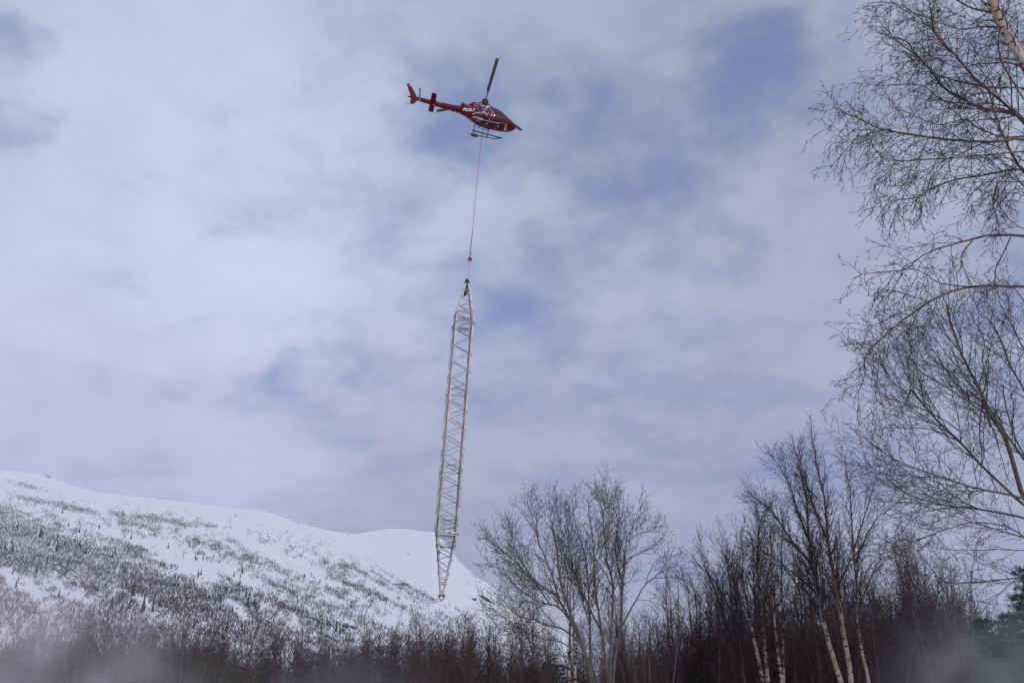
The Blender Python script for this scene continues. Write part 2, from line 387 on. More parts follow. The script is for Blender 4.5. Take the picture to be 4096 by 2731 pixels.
# ---- mountain birch wood (small bare trees, one mass) --------------
TL = ([-400, 0, 300, 600, 900, 1100, 1300, 1500, 1700, 1900, 2100, 2300], [1990, 2005, 2045, 2075, 2105, 2150, 2200, 2290, 2360, 2450, 2560, 2640])
DENSE = [(-550, 2230, 420, 160, 12, .5), (120, 2140, 260, 70, 17, .55), (30, 2230, 150, 60, 15, .45), (560, 2330, 420, 38, 24, .75), (760, 2400, 330, 60, 22, .55), (900, 2370, 60, 25, 22, .3), (600, 2076, 45, 11, 8, 1.2), (680, 2085, 30, 9, 8, 1.0),
         (730, 2098, 40, 9, 8, 1.0), (840, 2103, 60, 8, 8, .8), (470, 2060, 60, 12, 12, .8), (280, 2030, 110, 10, 12, .8), (110, 1998, 70, 10, 12, .55), (110, 1945, 70, 9, 15, .4), (1150, 2430, 250, 24, 25, .45),
         (350, 2480, 500, 60, 12, .5), (1400, 2470, 200, 20, 22, .35), (1600, 2430, 260, 12, 24, .45), (1350, 2380, 200, 10, 24, .4), (1000, 2240, 120, 12, 20, .3), (500, 2090, 250, 12, 14, .4),
         (800, 2170, 200, 14, 15, .35), (570, 2200, 180, 14, 15, .35), (1480, 2310, 140, 8, 30, .5), (1560, 2330, 120, 6, 30, .4), (1660, 2360, 120, 6, 30, .4)]
CLEAR = [(90, 2335, 110, 30, 30, 1.1), (190, 2460, 30, 45, -40, .8), (300, 2385, 110, 16, 25, .7), (430, 2270, 150, 16, 25, .7), (420, 2055, 60, 18, 10, .6), (700, 2240, 180, 18, 25, .75), (900, 2290, 220, 16, 25, .6),
         (650, 2290, 60, 8, 30, .5), (960, 2450, 60, 18, 45, 1.1), (1100, 2220, 240, 26, 28, .5), (1180, 2480, 40, 12, 60, .7), (650, 2130, 60, 12, 15, .4), (330, 2030, 30, 6, 0, .2), (1650, 2260, 250, 40, 35, .8)]
rs = np.random.RandomState(5)
NC = 1080000
caz = rs.uniform(azpx(-1100), azpx(2300), NC); u_ = rs.rand(NC)
cd_ = np.sqrt(700 ** 2 + u_ * (2600 ** 2 - 700 ** 2))
cx, cy = cd_ * np.sin(caz), cd_ * np.cos(caz)
cz, _, ct, cled, _ = terrain(cx, cy)
cpx, cpy = topx(cx, cy, cz)
q = cpy - np.interp(cpx, *TL)
Xs = caz * 1800; Zs_ = cz * 1800 / cd_; al_ = Xs * .88 - Zs_ * .47; ac_ = Xs * .47 + Zs_ * .88
b1 = .7 * fbm(al_ / 170 + 2, ac_ / 28, 4, .55) + .5 * fbm(Xs / 46 + 8, Zs_ / 24, 3, .6); b2 = fbm(Xs / 17 + 40, Zs_ / 12, 3, .6)
dens = sstep(q, -45, 120) * .12 + sstep(q, 60, 420) * .26 + b1 * .65 * sstep(q, -70, 60) + b2 * .7 * sstep(q, -80, 40) + np.minimum(mask_px(cpx, cpy, DENSE), .8) * 1.1 - mask_px(cpx, cpy, CLEAR) * 1.05
dens = np.where(q < -90, 0, dens) * np.interp(cpx, [0, 900, 1500, 2100], [1.05, .9, .50, .32])
keep = (rs.rand(NC) < np.clip(dens, 0.0, .60) * .66 * np.clip(cpy / 2300, .5, 1.3)) & (ct > .01) & (ct < .985) & (cpy > 1900) & (cpy < 2760)
bx, by, bz = cx[keep], cy[keep], cz[keep]; nb = len(bx)
print('slope birches', nb)
hh = rs.uniform(3.0, 6.4, nb) * np.interp(topx(bx, by, bz)[1], [1950, 2300], [.65, 1.0]); lean = rs.normal(.10, .08, nb)
vs, fs = [], []; off = 0
for k in range(4):
    w = rs.uniform(.08, .15, nb); a0 = rs.uniform(0, 6.28, nb); sp = 0 if k == 0 else 1
    top = hh * (1 if k == 0 else rs.uniform(.55, .95, nb)); rr_ = rs.uniform(.10, .30, nb) * hh * sp
    bz0 = bz + (0 if k == 0 else hh * rs.uniform(.1, .35, nb)) - .3
    tx = bx + rr_ * np.cos(a0) + lean * hh; ty = by + rr_ * np.sin(a0)
    v0 = np.stack([bx - w + lean * (bz0 - bz), by, bz0], -1); v1 = np.stack([bx + w + lean * (bz0 - bz), by, bz0], -1)
    v2 = np.stack([tx, ty, bz + top], -1)
    vs.append(np.stack([v0, v1, v2], 1).reshape(-1, 3)); i4 = np.arange(nb) * 3 + off
    fs.append(np.stack([i4, i4 + 1, i4 + 2], -1)); off += nb * 3
me = mesh_np('slope_birch_wood', np.concatenate(vs), np.concatenate(fs), False, mat('slope_birch', (.050, .042, .054), .9, var=.3, vscale=.02))
tag(link('slope_birch_wood', me), 'sparse bare birch wood scattered over the snowy mountain flank', 'trees', kind='stuff')

# ---- single conifers on the slope ----------------------------------
def conifer_mesh(name, tiers, h, seed):
    r = random.Random(seed); Vv, Ff = [], []
    for t in range(tiers):
        z0 = h * (.12 + .86 * t / tiers); rad_ = h * .17 * (1 - t / tiers) ** .8 + .12; n = 7
        o = len(Vv); Vv.append((0, 0, z0 + h * 1.6 / tiers))
        for k in range(n):
            a = k * 6.283 / n + r.random(); q_ = rad_ * r.uniform(.65, 1.25)
            Vv.append((q_ * math.cos(a), q_ * math.sin(a), z0 - r.uniform(0, .06) * h))
        for k in range(n): Ff.append((o, o + 1 + k, o + 1 + (k + 1) % n))
    return mesh_np(name, np.array(Vv), np.array(Ff), False, M['needle'])
cms = [conifer_mesh('slope_spruce_%s' % s, 8, 9.0, i) for i, s in enumerate(('tall', 'mid', 'short'))]
SPR = [(160, 2140, 1.7), (250, 2045, 1.0), (275, 2098, .9), (318, 2122, 1.2), (345, 2120, .8), (398, 2105, .8), (450, 2222, 1.2), (460, 2210, 1.0), (420, 2190, .8), (345, 2205, 1.0), (320, 2185, 1.3), (225, 2200, 1.4),
       (195, 2175, 1.0), (620, 2135, .8), (525, 2148, 1.0), (105, 2270, 1.3), (145, 2285, 1.5), (190, 2240, 1.1), (235, 2380, 1.2), (250, 2000, .6), (760, 2180, .8), (795, 2210, 1.0), (855, 2225, .8), (530, 2380, 1.8),
       (490, 2385, 1.3), (475, 2405, 1.1), (570, 2440, 1.7), (610, 2440, 1.4), (520, 2425, 1.0), (445, 2425, 1.2), (990, 2420, 1.8), (985, 2380, 1.1), (960, 2330, .8), (1000, 2375, 1.0), (1040, 2400, .8), (1020, 2405, .9),
       (1060, 2405, .8), (1020, 2430, .9), (1140, 2325, .8), (1280, 2325, .9), (1090, 2330, .7), (1190, 2400, .8), (1345, 2520, 1.6), (1360, 2530, 1.3), (1370, 2520, 1.0), (1320, 2500, 1.0), (1310, 2495, .9), (1475, 2375, .8),
       (700, 2300, .8), (500, 2280, .9), (640, 2420, 1.1), (815, 2440, 1.0), (880, 2400, .9), (50, 2200, 1.2), (20, 2190, 1.2), (70, 2110, .9), (300, 2160, .9), (380, 2160, .8), (270, 2260, 1.0), (560, 2260, .7), (930, 2440, 1.0)]
for _ in range(70):
    px_ = random.Random(_ + 900).uniform(0, 1500); r9 = random.Random(_ * 7 + 3)
    SPR.append((px_, np.interp(px_, *TL) + r9.uniform(90, 430), r9.uniform(.5, 1.1)))
# find where each sight line meets the slope
gd = np.linspace(660, 2900, 700)
for i, (px_, py_, s_) in enumerate(SPR):
    a = azpx(px_, py_); zz = terrain(gd * math.sin(a), gd * math.cos(a))[0]
    _, yy = topx(gd * math.sin(a), gd * math.cos(a), zz)
    k = int(np.argmax(yy < py_ + 8)) if (yy < py_ + 8).any() else 100
    o = link('spruce_tree', cms[i % 3]); o.location = (gd[k] * math.sin(a), gd[k] * math.cos(a), zz[k] - .5)
    z_ = s_ * (.95 + .1 * (i % 3)); o.scale = (z_ * .9, z_ * .9, z_ * 1.15); o.rotation_euler = (0, .05, i * 1.7)
    tag(o, 'small dark spruce standing on the snowy mountain slope among bare birches', 'spruce tree', 'dark spruces dotted over the mountain slope')
print('terrain', time.time() - T0)
# ------------------------------------------------------------------ bare trees
R = random.Random(77)
gs = R.gauss; sq = math.sqrt
def nrm(x, y, z):
    l = sq(x * x + y * y + z * z) + 1e-9; return x / l, y / l, z / l
def rot_off(d, ang, az):
    """direction leaving d at angle ang, azimuth az"""
    x, y, z = d
    if abs(z) > .9: ax = nrm(0, z, -y)
    else: ax = nrm(y, -x, 0)
    bx_ = (y * ax[2] - z * ax[1], z * ax[0] - x * ax[2], x * ax[1] - y * ax[0])
    c, s = math.cos(ang), math.sin(ang); ca, sa = math.cos(az) * s, math.sin(az) * s
    return nrm(x * c + ax[0] * ca + bx_[0] * sa, y * c + ax[1] * ca + bx_[1] * sa, z * c + ax[2] * ca + bx_[2] * sa)

def grow(T, p, d, Ln, r, lv, P):
    """T: list of Tubes per level; P: dict of per-level lists"""
    ns = P['seg'][lv]; w = P['wig'][lv]; tr = P['trop'][lv]; st = Ln / ns
    pts = [p]; rads = [r]; x, y, z = p; dx, dy, dz = d; r1 = r * P['tip'][lv]; dirs = [d]
    for i in range(ns):
        dx, dy, dz = nrm(dx + gs(0, w), dy + gs(0, w), dz + gs(0, w) + tr)
        x += dx * st; y += dy * st; z += dz * st
        pts.append((x, y, z)); rads.append(r + (r1 - r) * (i + 1) / ns); dirs.append((dx, dy, dz))
    T[min(lv, len(T) - 1)].add(pts, rads, 4 if r > P.get('fat', .03) else 3)
    if lv < P['max']:
        spawn(T, pts, rads, dirs, Ln, lv, P, .12)
    elif P.get('bud'): bud(T, pts[-1], dirs[-1], P)

def bud(T, p, d, P):
    kind = P['bud']; s = P['bs']
    if kind == 'fork':
        for a in (R.uniform(0, 6.28),):
            for da in (0, 3.1):
                e = rot_off(d, R.uniform(.3, .7), a + da); l = s * R.uniform(.7, 1.3)
                T[-1].add([p, (p[0] + e[0] * l, p[1] + e[1] * l, p[2] + e[2] * l)], [s * .11, s * .07], 3)
    else:
        e = nrm(d[0] + gs(0, .3), d[1] + gs(0, .3), d[2] + .7); l = s * R.uniform(.7, 1.3)
        T[-1].add([p, (p[0] + e[0] * l * .5, p[1] + e[1] * l * .5, p[2] + e[2] * l * .5), (p[0] + e[0] * l, p[1] + e[1] * l, p[2] + e[2] * l)], [s * .05, s * .16, s * .02], 3)

def spawn(T, pts, rads, dirs, Ln, lv, P, s0, s1=1.0, dens=1.0):
    """put children along a limb"""
    n = max(1, int(Ln * P['per'][lv] * dens * R.uniform(.8, 1.2) * (s1 - s0) + R.random()))
    ns = len(pts) - 1; az = R.uniform(0, 6.28)
    for k in range(n):
        s = s0 + (s1 - s0) * (k + R.random()) / n; f = s * ns; i = min(int(f), ns - 1); f -= i
        a, b = pts[i], pts[i + 1]
        p = (a[0] + (b[0] - a[0]) * f, a[1] + (b[1] - a[1]) * f, a[2] + (b[2] - a[2]) * f)
        rr_ = rads[i] + (rads[i + 1] - rads[i]) * f
        az += 2.4 + gs(0, .4)
        d = rot_off(dirs[i + 1], P['ang'][lv] + gs(0, .14), az)
        if P.get('flat'): d = nrm(d[0], d[1] * P['flat'], d[2])
        l = P['len'][lv] * (1 - P['fall'][lv] * s) * R.uniform(.55, 1.3)
        if P.get('cap'): l = min(l, Ln * P['cap'])
        grow(T, p, d, l, max(P['rmin'], min(rr_ * P['rr'][lv], P['rmax'][lv])), lv + 1, P)
    if P.get('bud') and lv >= P['max'] - 1: bud(T, pts[-1], dirs[-1], P)

def limb_from_px(poly, Y, dy=0.0, jit=.0, sub=3):
    """smooth photographed limb line into 3-D at about distance Y, drifting dy metres in depth"""
    P_ = [Vector((px, py)) for px, py in poly]; n = len(P_); pts = []
    for i in range(n - 1):
        p0, p1, p2, p3 = P_[max(i - 1, 0)], P_[i], P_[i + 1], P_[min(i + 2, n - 1)]
        for k in range(sub):
            t = k / sub
            pts.append(.5 * ((2 * p1) + (-p0 + p2) * t + (2 * p0 - 5 * p1 + 4 * p2 - p3) * t * t + (-p0 + 3 * p1 - 3 * p2 + p3) * t ** 3))
    pts.append(P_[-1]); m = len(pts); out_ = []
    for i, p in enumerate(pts):
        s = i / (m - 1); v = at(p.x + R.gauss(0, jit), p.y + R.gauss(0, jit), Y + dy * s ** .8)
        out_.append((v.x, v.y, v.z))
    return out_
def dirs_of(pts):
    ds = [None]
    for a, b in zip(pts, pts[1:]): ds.append(nrm(b[0] - a[0], b[1] - a[1], b[2] - a[2]))
    ds[0] = ds[1]; return ds
def length(pts): return sum(math.dist(a, b) for a, b in zip(pts, pts[1:]))
def zf(poly, ox, oy, s): return [(ox + x / s, oy + y / s) for x, y in poly]

def photo_tree(name, label, cat, limbs, P, mt, ml, mc, loc, nlevels=2, group=None, trunk_count=1):
    """limbs: (poly, Y, dy, r0, r1, kind, s0, dens)"""
    e = empty(name, loc, label, cat, group); off = Vector(loc); crown = [Tubes()]
    for poly, Y, dy, r0, r1, kind, s0, dens in limbs:
        pts = limb_from_px(poly, Y, dy, jit=1.2); m = len(pts)
        rads = [r0 + (r1 - r0) * (i / (m - 1)) ** .8 for i in range(m)]
        tb = Tubes(); tb.add(pts, rads, 10 if kind == 'trunk' else 6)
        link(kind, tb.mesh(kind, mt if kind == 'trunk' else ml, off), e)
        if dens: spawn(crown, pts, rads, dirs_of(pts), length(pts), 0, P, s0, 1.0, dens)
    link('crown', crown[0].mesh('crown', mc, off), e)
    print(name, crown[0].count(), round(time.time() - T0, 1))
    return e

# ---- 1. close birch leaning in at the upper right ------------------
PB = dict(seg=[0, 8, 6, 3], wig=[0, .12, .15, .2], trop=[0, -.035, -.11, -.12], tip=[0, .35, .4, .5], per=[11.5, 8.8, 5.5], ang=[.75, .65, .70],
          len=[1.1, .50, .19], fall=[.68, .5, .4], rr=[.5, .55, .6], rmax=[.011, .006, .004], rmin=.0038, max=3, cap=.40, bud='fork', bs=.030, fat=.009)
z5 = lambda p: zf(p, 3200, 0, 1.7422)
z6 = lambda p: zf(p, 3200, 800, 1.7422)
nb_l = [
    ([(4900, 2990), (4720, 2100), (4500, 1300), (4260, 620), (4140, 330), (4060, 190), (4000, 90), (3950, -60), (3890, -260)], 13, 0, .16, .05, 'trunk', .55, .5),
    (z5([(1900, 1150), (1650, 920), (1500, 800), (1280, 760), (1100, 670), (1000, 610), (930, 520), (870, 450), (800, 370), (740, 290), (650, 260), (560, 240)]), 12.2, -.8, 0.0279, .005, 'limb', .2, 1.0),
    (z5([(1900, 1250), (1600, 900), (1400, 700), (1200, 530), (1080, 380), (960, 270), (920, 150), (900, 0), (880, -100)]), 12.6, .6, 0.0248, .007, 'limb', .25, 1.0),
    (z5([(1900, 960), (1600, 980), (1300, 990), (1000, 970), (800, 940), (600, 910), (450, 850), (340, 800), (230, 740)]), 11.8, -1.2, 0.0211, .004, 'limb', .25, 1.0),
    (z5([(1900, 1190), (1600, 1180), (1440, 1190), (1300, 1220), (1100, 1250), (930, 1310), (800, 1380), (650, 1400), (560, 1470)]), 12.0, .7, 0.0198, .004, 'limb', .2, 1.1),
    (z5([(1850, 1500), (1600, 1250), (1500, 1120), (1430, 980), (1380, 850), (1330, 700), (1300, 560), (1240, 460)]), 12.8, .5, 0.0211, .006, 'limb', .2, .9),
    (z5([(1800, 980), (1561, 950), (1430, 960), (1250, 900), (1150, 830), (1000, 870), (900, 850), (800, 810), (700, 760)]), 12.2, .9, 0.0161, .004, 'limb', .2, 1.0),
    (z5([(1700, 500), (1540, 470), (1300, 440), (1100, 470), (900, 390), (760, 430)]), 12.5, -1.0, 0.0149, .004, 'limb', .15, 1.0),
    (z5([(1400, 120), (1330, 90), (1200, 60), (1090, 0), (1000, -60), (850, -140)]), 13, .4, 0.0211, .01, 'limb', .1, .8),
    (z5([(1800, 680), (1600, 640), (1400, 610), (1250, 600), (950, 520), (830, 400), (680, 290), (600, 200), (520, 130)]), 12.1, -.6, 0.0149, .004, 'limb', .2, 1.0),
    (z5([(1500, 800), (1400, 760), (1200, 760), (1000, 700), (860, 600), (700, 590), (560, 600), (500, 590)]), 12.3, .4, 0.0136, .004, 'limb', .15, 1.0),
    (z5([(1100, 400), (1000, 300), (880, 170), (750, 60), (640, 20), (500, 20)]), 12.8, .3, 0.0112, .004, 'limb', .1, 1.1),
    (z5([(1700, 350), (1500, 250), (1300, 190), (1100, 200), (900, 130), (700, 60), (600, -40)]), 12.9, 1.0, 0.0136, .005, 'limb', .1, 1.1),
    (z5([(1700, 1500), (1561, 1300), (1480, 1240), (1430, 1210), (1340, 1380), (1370, 1500), (1360, 1600)]), 12.0, -.3, 0.0112, .005, 'limb', .2, 1.0),
    (z5([(1620, 1050), (1300, 1080), (1100, 1100), (950, 1110), (700, 1120), (650, 1150), (620, 1230), (640, 1300)]), 11.7, -.6, 0.0112, .004, 'limb', .2, 1.1),
    (z5([(1300, 990), (1150, 1060), (1000, 1120), (850, 1200), (760, 1290), (700, 1420), (680, 1500)]), 12.4, .4, 0.0087, .004, 'limb', .1, 1.2),
    (z5([(1561, 700), (1400, 420), (1390, 200), (1450, 50), (1480, -60)]), 13.2, .5, 0.0124, .006, 'limb', .1, 1.0),
    (z5([(450, 850), (480, 960), (540, 1060), (600, 1120)]), 11.2, 0, 0.0043, .003, 'limb', .1, 1.0),
    (z5([(600, 910), (480, 930), (360, 1000), (290, 1080), (210, 1168)]), 11.0, 0, 0.0050, .003, 'limb', .1, 1.0),
    (z5([(620, 920), (500, 960), (380, 1000), (260, 900), (180, 870)]), 11.1, 0, 0.0043, .003, 'limb', .1, .7),
    (z6([(1900, 270), (1600, 255), (1450, 245), (1320, 245), (1210, 270), (1100, 300), (930, 350), (820, 410), (740, 480), (600, 500), (430, 520), (360, 555)]), 11.6, -.8, 0.0211, .003, 'limb', .4, .42),
    (z6([(1900, 600), (1600, 605), (1400, 600), (1200, 605), (1050, 640), (900, 710), (780, 790), (690, 860), (600, 930), (500, 1030), (450, 1100), (455, 1220), (400, 1350)]), 11.4, -.9, 0.0211, .004, 'limb', .35, .42),
    (z6([(1200, 605), (980, 580), (900, 530), (820, 490), (760, 480), (650, 510), (560, 600)]), 11.2, .3, 0.0081, .003, 'limb', .1, .55),
    (z6([(1210, 280), (1120, 400), (1150, 490), (1200, 600)]), 11.5, 0, 0.0074, .006, 'limb', .1, .5),
    (z6([(1470, 260), (1400, 400), (1360, 500), (1360, 600)]), 11.5, .3, 0.0087, .007, 'limb', .1, .5),
    (z6([(690, 810), (620, 800), (560, 760), (510, 700)]), 11.0, 0, 0.0037, .003, 'limb', .1, .8),
    (z6([(550, 970), (460, 990), (360, 1000), (270, 990)]), 10.8, 0, 0.0043, .003, 'limb', .1, .8),
    (z6([(500, 1030), (515, 1180), (530, 1300), (575, 1430), (600, 1540)]), 10.9, 0, 0.0043, .003, 'limb', .1, .7),
    (z6([(930, 350), (840, 440), (800, 560), (740, 640), (650, 640), (590, 680)]), 11.3, 0, 0.0050, .003, 'limb', .1, .7),
    (z6([(1561, 700), (1470, 600), (1400, 560), (1300, 640), (1220, 640), (1190, 740)]), 11.6, 0, 0.0074, .003, 'limb', .1, .5),
    (z6([(1561, 200), (1450, 130), (1380, 20), (1300, -60)]), 12, 0, 0.0074, .005, 'limb', .1, 1.1),
]
_tk = [(4720, 2100), (4500, 1300), (4260, 620), (4140, 330), (4060, 190), (4000, 90)]
def _join(l):      # main limbs grow out of the trunk itself, a little below the level where they leave the picture
    poly, Y, dy, r0, r1, kind, s0, dn = l
    if kind == 'trunk' or poly[0][0] < 4150: return l
    y = poly[0][1] + 130; x = float(np.interp(y, [p[1] for p in _tk][::-1], [p[0] for p in _tk][::-1]))
    keep_ = [p for p in poly if p[0] < x - 25]
    return ([(x, y)] + keep_, 13.0, Y + dy - 13.0, r0 * 1.15, r1, kind, s0, dn)
nb_l = [_join(l) for l in nb_l]
photo_tree('birch_tree', 'tall bare birch leaning in from the right edge at the top, with drooping budded twigs', 'birch tree', nb_l, PB, M['birch_near'], M['limb'], M['twig'], tuple(at(4900, 2990, 13)), 3)

# ---- 2. aspen spreading from the right edge ------------------------
PA = dict(seg=[0, 7, 4, 2], wig=[0, .10, .15, .2], trop=[0, .04, .05, .05], tip=[0, .3, .4, .5], per=[5.4, 6.2, 6.0], ang=[.60, .72, .8],
          len=[2.9, .95, .28], fall=[.55, .5, .4], rr=[.5, .5, .6], rmax=[.035, .014, .007], rmin=.0058, max=3, fat=.02, cap=.36)
z4 = lambda p: zf(p, 2800, 1600, 1.3866)
al = [
    (z4([(2010, 1900), (1960, 1500), (1900, 1000), (1850, 640), (1780, 500), (1700, 220), (1640, 130), (1570, 0)]) + z6([(1300, 1430), (1240, 1290), (1150, 1130), (1100, 1000), (1050, 850), (1020, 730)]), 27, 0, 0.0892, 0.0240, 'trunk', .5, 0.70),
    (z4([(1900, 700), (1850, 620), (1750, 540), (1600, 400), (1450, 240), (1330, 130), (1250, 40), (1170, -60)]) + z6([(760, 1350), (650, 1270), (590, 1180), (560, 1100)]), 26, -2, 0.0487, 0.0096, 'limb', .25, 1.10),
    (z4([(1880, 570), (1700, 520), (1500, 480), (1350, 430), (1200, 380), (1050, 310), (940, 230)]), 26, -3, 0.0337, 0.0080, 'limb', .2, 1.10),
    (z4([(1880, 680), (1700, 630), (1500, 600), (1300, 570), (1150, 520), (1050, 450), (930, 350)]), 27, 3, 0.0374, 0.0080, 'limb', .2, 1.10),
    (z4([(1920, 860), (1850, 800), (1700, 700), (1500, 680), (1300, 740), (1150, 800), (1060, 815)]), 26, -1, 0.0262, 0.0064, 'limb', .2, 1.00),
    (z4([(1930, 1000), (1850, 980), (1700, 990), (1500, 1010), (1350, 1000), (1240, 880), (1180, 800)]), 26, 2, 0.0262, 0.0064, 'limb', .15, 1.00),
    (z4([(1900, 790), (1720, 740), (1600, 700), (1400, 640), (1200, 560), (1100, 530)]), 28, 3, 0.0225, 0.0064, 'limb', .2, 1.00),
    (z4([(1900, 500), (1800, 330), (1700, 190), (1600, 50), (1480, -60)]) + z6([(1180, 1380), (1050, 1230), (930, 1050), (850, 930), (790, 860)]), 28, 2.5, 0.0449, 0.0080, 'limb', .1, 1.10),
    (z6([(1700, 1560), (1561, 1320), (1450, 1120), (1400, 980), (1330, 850), (1260, 790)]), 27, -2, 0.0374, 0.0096, 'limb', .1, 1.20),
    (z6([(1650, 1200), (1561, 1040), (1480, 880), (1400, 740), (1380, 640)]), 28, 2, 0.0300, 0.0096, 'limb', .1, 1.10),
    (z6([(1300, 1430), (1300, 1250), (1270, 1100), (1290, 980), (1230, 860)]), 27, 1, 0.0225, 0.0080, 'limb', .1, 1.10),
    (z6([(1400, 1560), (1200, 1420), (1000, 1290), (850, 1200), (760, 1080), (720, 1000)]), 26, -2, 0.0262, 0.0064, 'limb', .1, 1.00),
    (z6([(1100, 1600), (950, 1500), (800, 1440), (640, 1390), (560, 1340), (520, 1250)]), 25, -1.5, 0.0187, 0.0064, 'limb', .1, 0.90),
    (z4([(1850, 830), (1700, 830), (1500, 830), (1400, 830), (1330, 780)]), 27, 1, 0.0150, 0.0064, 'limb', .1, 0.80),
    (z4([(1850, 1010), (1750, 1000), (1650, 1080), (1580, 1150), (1540, 1190)]), 26, -1, 0.0131, 0.0064, 'limb', .1, 0.80),
    (z4([(1860, 400), (1797, 300), (1720, 130), (1690, 0), (1680, -80)]), 27, 1, 0.0262, 0.0160, 'limb', .1, 1.00),
]
photo_tree('aspen_tree', 'wide bare aspen with green grey bark, limbs fanning left from the right edge', 'aspen tree', al, PA, M['aspen'], M['aspen'], M['aspen_tip'], tuple(at(4230, 2970, 27)), 3)

# ---- 3. three tall birches ----------------------------------------
PT = dict(seg=[0, 9, 5, 3], wig=[0, .07, .13, .2], trop=[0, .035, -.015, -.06], tip=[0, .25, .4, .5], per=[8.2, 7.2, 6.0], ang=[.46, .56, .7],
          len=[3.4, 1.0, .40], fall=[.88, .5, .4], rr=[.42, .5, .6], rmax=[.045, .016, .009], rmin=.0068, max=3, fat=.03, cap=.33)
z4t = lambda p: z4(p)
def tri(label, poly, Y, r0, s0, dens, extra=()):
    photo_tree('birch_tree', label, 'birch tree', [(z4(poly), Y, 0, r0, .008, 'trunk', s0, dens)] + [(z4(p), Y, dy, r, .008, 'limb', .15, dd) for p, dy, r, dd in extra], PT, M['birch'], M['twig'], M['twig'], tuple(at(*z4([poly[0]])[0], Y)), 3)
tri('left of the three tallest white stemmed birches, leaning left with long ascending side limbs', [(800, 1680), (780, 1560), (730, 1400), (690, 1250), (655, 1100), (630, 960), (610, 860), (600, 700), (595, 600), (580, 500), (545, 350), (505, 190)], 45, .125, .25, 1.0,
    [([(612, 900), (540, 820), (470, 720), (400, 620), (330, 560), (255, 525)], -2, .06, 1.0), ([(600, 760), (540, 620), (500, 480), (440, 370), (390, 300)], 1, .05, 1.0), ([(640, 1060), (520, 960), (420, 880), (330, 830), (260, 780)], 1.5, .05, .8)])
tri('central and tallest of the three white stemmed birches, its pointed top above its neighbours', [(850, 1680), (840, 1560), (800, 1300), (775, 1150), (740, 960), (712, 780), (700, 640), (680, 500), (650, 380), (630, 250), (610, 90)], 44, .125, .25, 1.1,
    [([(712, 780), (650, 640), (600, 500), (570, 380), (540, 260)], -1, .05, 1.0), ([(760, 1050), (830, 900), (900, 820), (980, 760)], 1, .05, .8)])
tri('right hand slender birch of the three tall white stemmed birches', [(945, 1680), (935, 1560), (900, 1400), (870, 1200), (865, 1000), (845, 780), (835, 560), (815, 400), (788, 265)], 46, .095, .25, 1.1,
    [([(880, 1150), (960, 950), (1010, 880), (1090, 840)], 1, .045, .8), ([(860, 900), (930, 740), (1000, 640), (1060, 600)], -1, .04, .9), ([(850, 840), (900, 680), (940, 560), (960, 470)], .5, .04, .9)])

# ---- 4. birch clump left of them ----------------------------------
PC = dict(PT, per=[6.0, 6.4, 5.5], len=[2.9, 1.0, .45], fall=[.6, .5, .4], ang=[.42, .5, .6], trop=[0, .05, .02, 0])
def clump(label, poly, Y, r0, dens=1.0, s0=.25, mt='birch_far', P=PC, name='birch_tree', cat='birch tree', zz=z4, group=None, extra=()):
    e = [(zz(p), Y, dy, r, .008, 'limb', .15, dd) for p, dy, r, dd in extra]
    return photo_tree(name, label, cat, [(zz(poly), Y, R.uniform(-.5, .5), r0, .008, 'trunk', s0, dens)] + e, P, M[mt], M['twig'], M['twig'], tuple(at(*zz([poly[0]])[0], Y)), 3, group)
clump('leftmost pinkish stem of the dense birch clump left of the tall three', [(370, 1680), (350, 1560), (300, 1330), (265, 1130), (240, 1000), (235, 850), (225, 740)], 49, .12)
clump('dense purple crowned birch in the middle of the clump left of the tall three', [(385, 1680), (375, 1560), (340, 1150), (320, 900), (325, 750), (335, 660)], 50, .13, 1.1)
clump('short slim birch at the front of the clump left of the tall three', [(470, 1680), (450, 1540), (405, 1150), (398, 900), (390, 760)], 49.5, .11)
clump('right hand birch of the clump, touching the leftmost of the tall three', [(475, 1680), (462, 1560), (458, 1150), (450, 860), (460, 700)], 51, .11)
PWf = dict(PC, per=[4.6, 5.2, 5], ang=[.35, .45, .5], len=[3.0, 1.1, .5], trop=[0, .06, .05, .03])
clump('grey many stemmed willow fanning upwards left of the birch clump', [(260, 1680), (235, 1500), (215, 1250), (195, 1050), (150, 900), (110, 800)], 52, .10, 1.0, .15, 'willow', PWf, 'willow_tree', 'willow tree', z4, None,
      [([(240, 1560), (170, 1300), (100, 1100), (40, 950), (10, 860)], 1, .07, 1.0), ([(240, 1500), (120, 1330), (30, 1180), (-60, 1050), (-140, 960)], -1, .06, 1.0), ([(230, 1500), (230, 1200), (200, 1000), (205, 880)], .5, .06, 1.0),
       ([(215, 1250), (90, 1020), (20, 940), (-50, 900)], .5, .05, .9)])

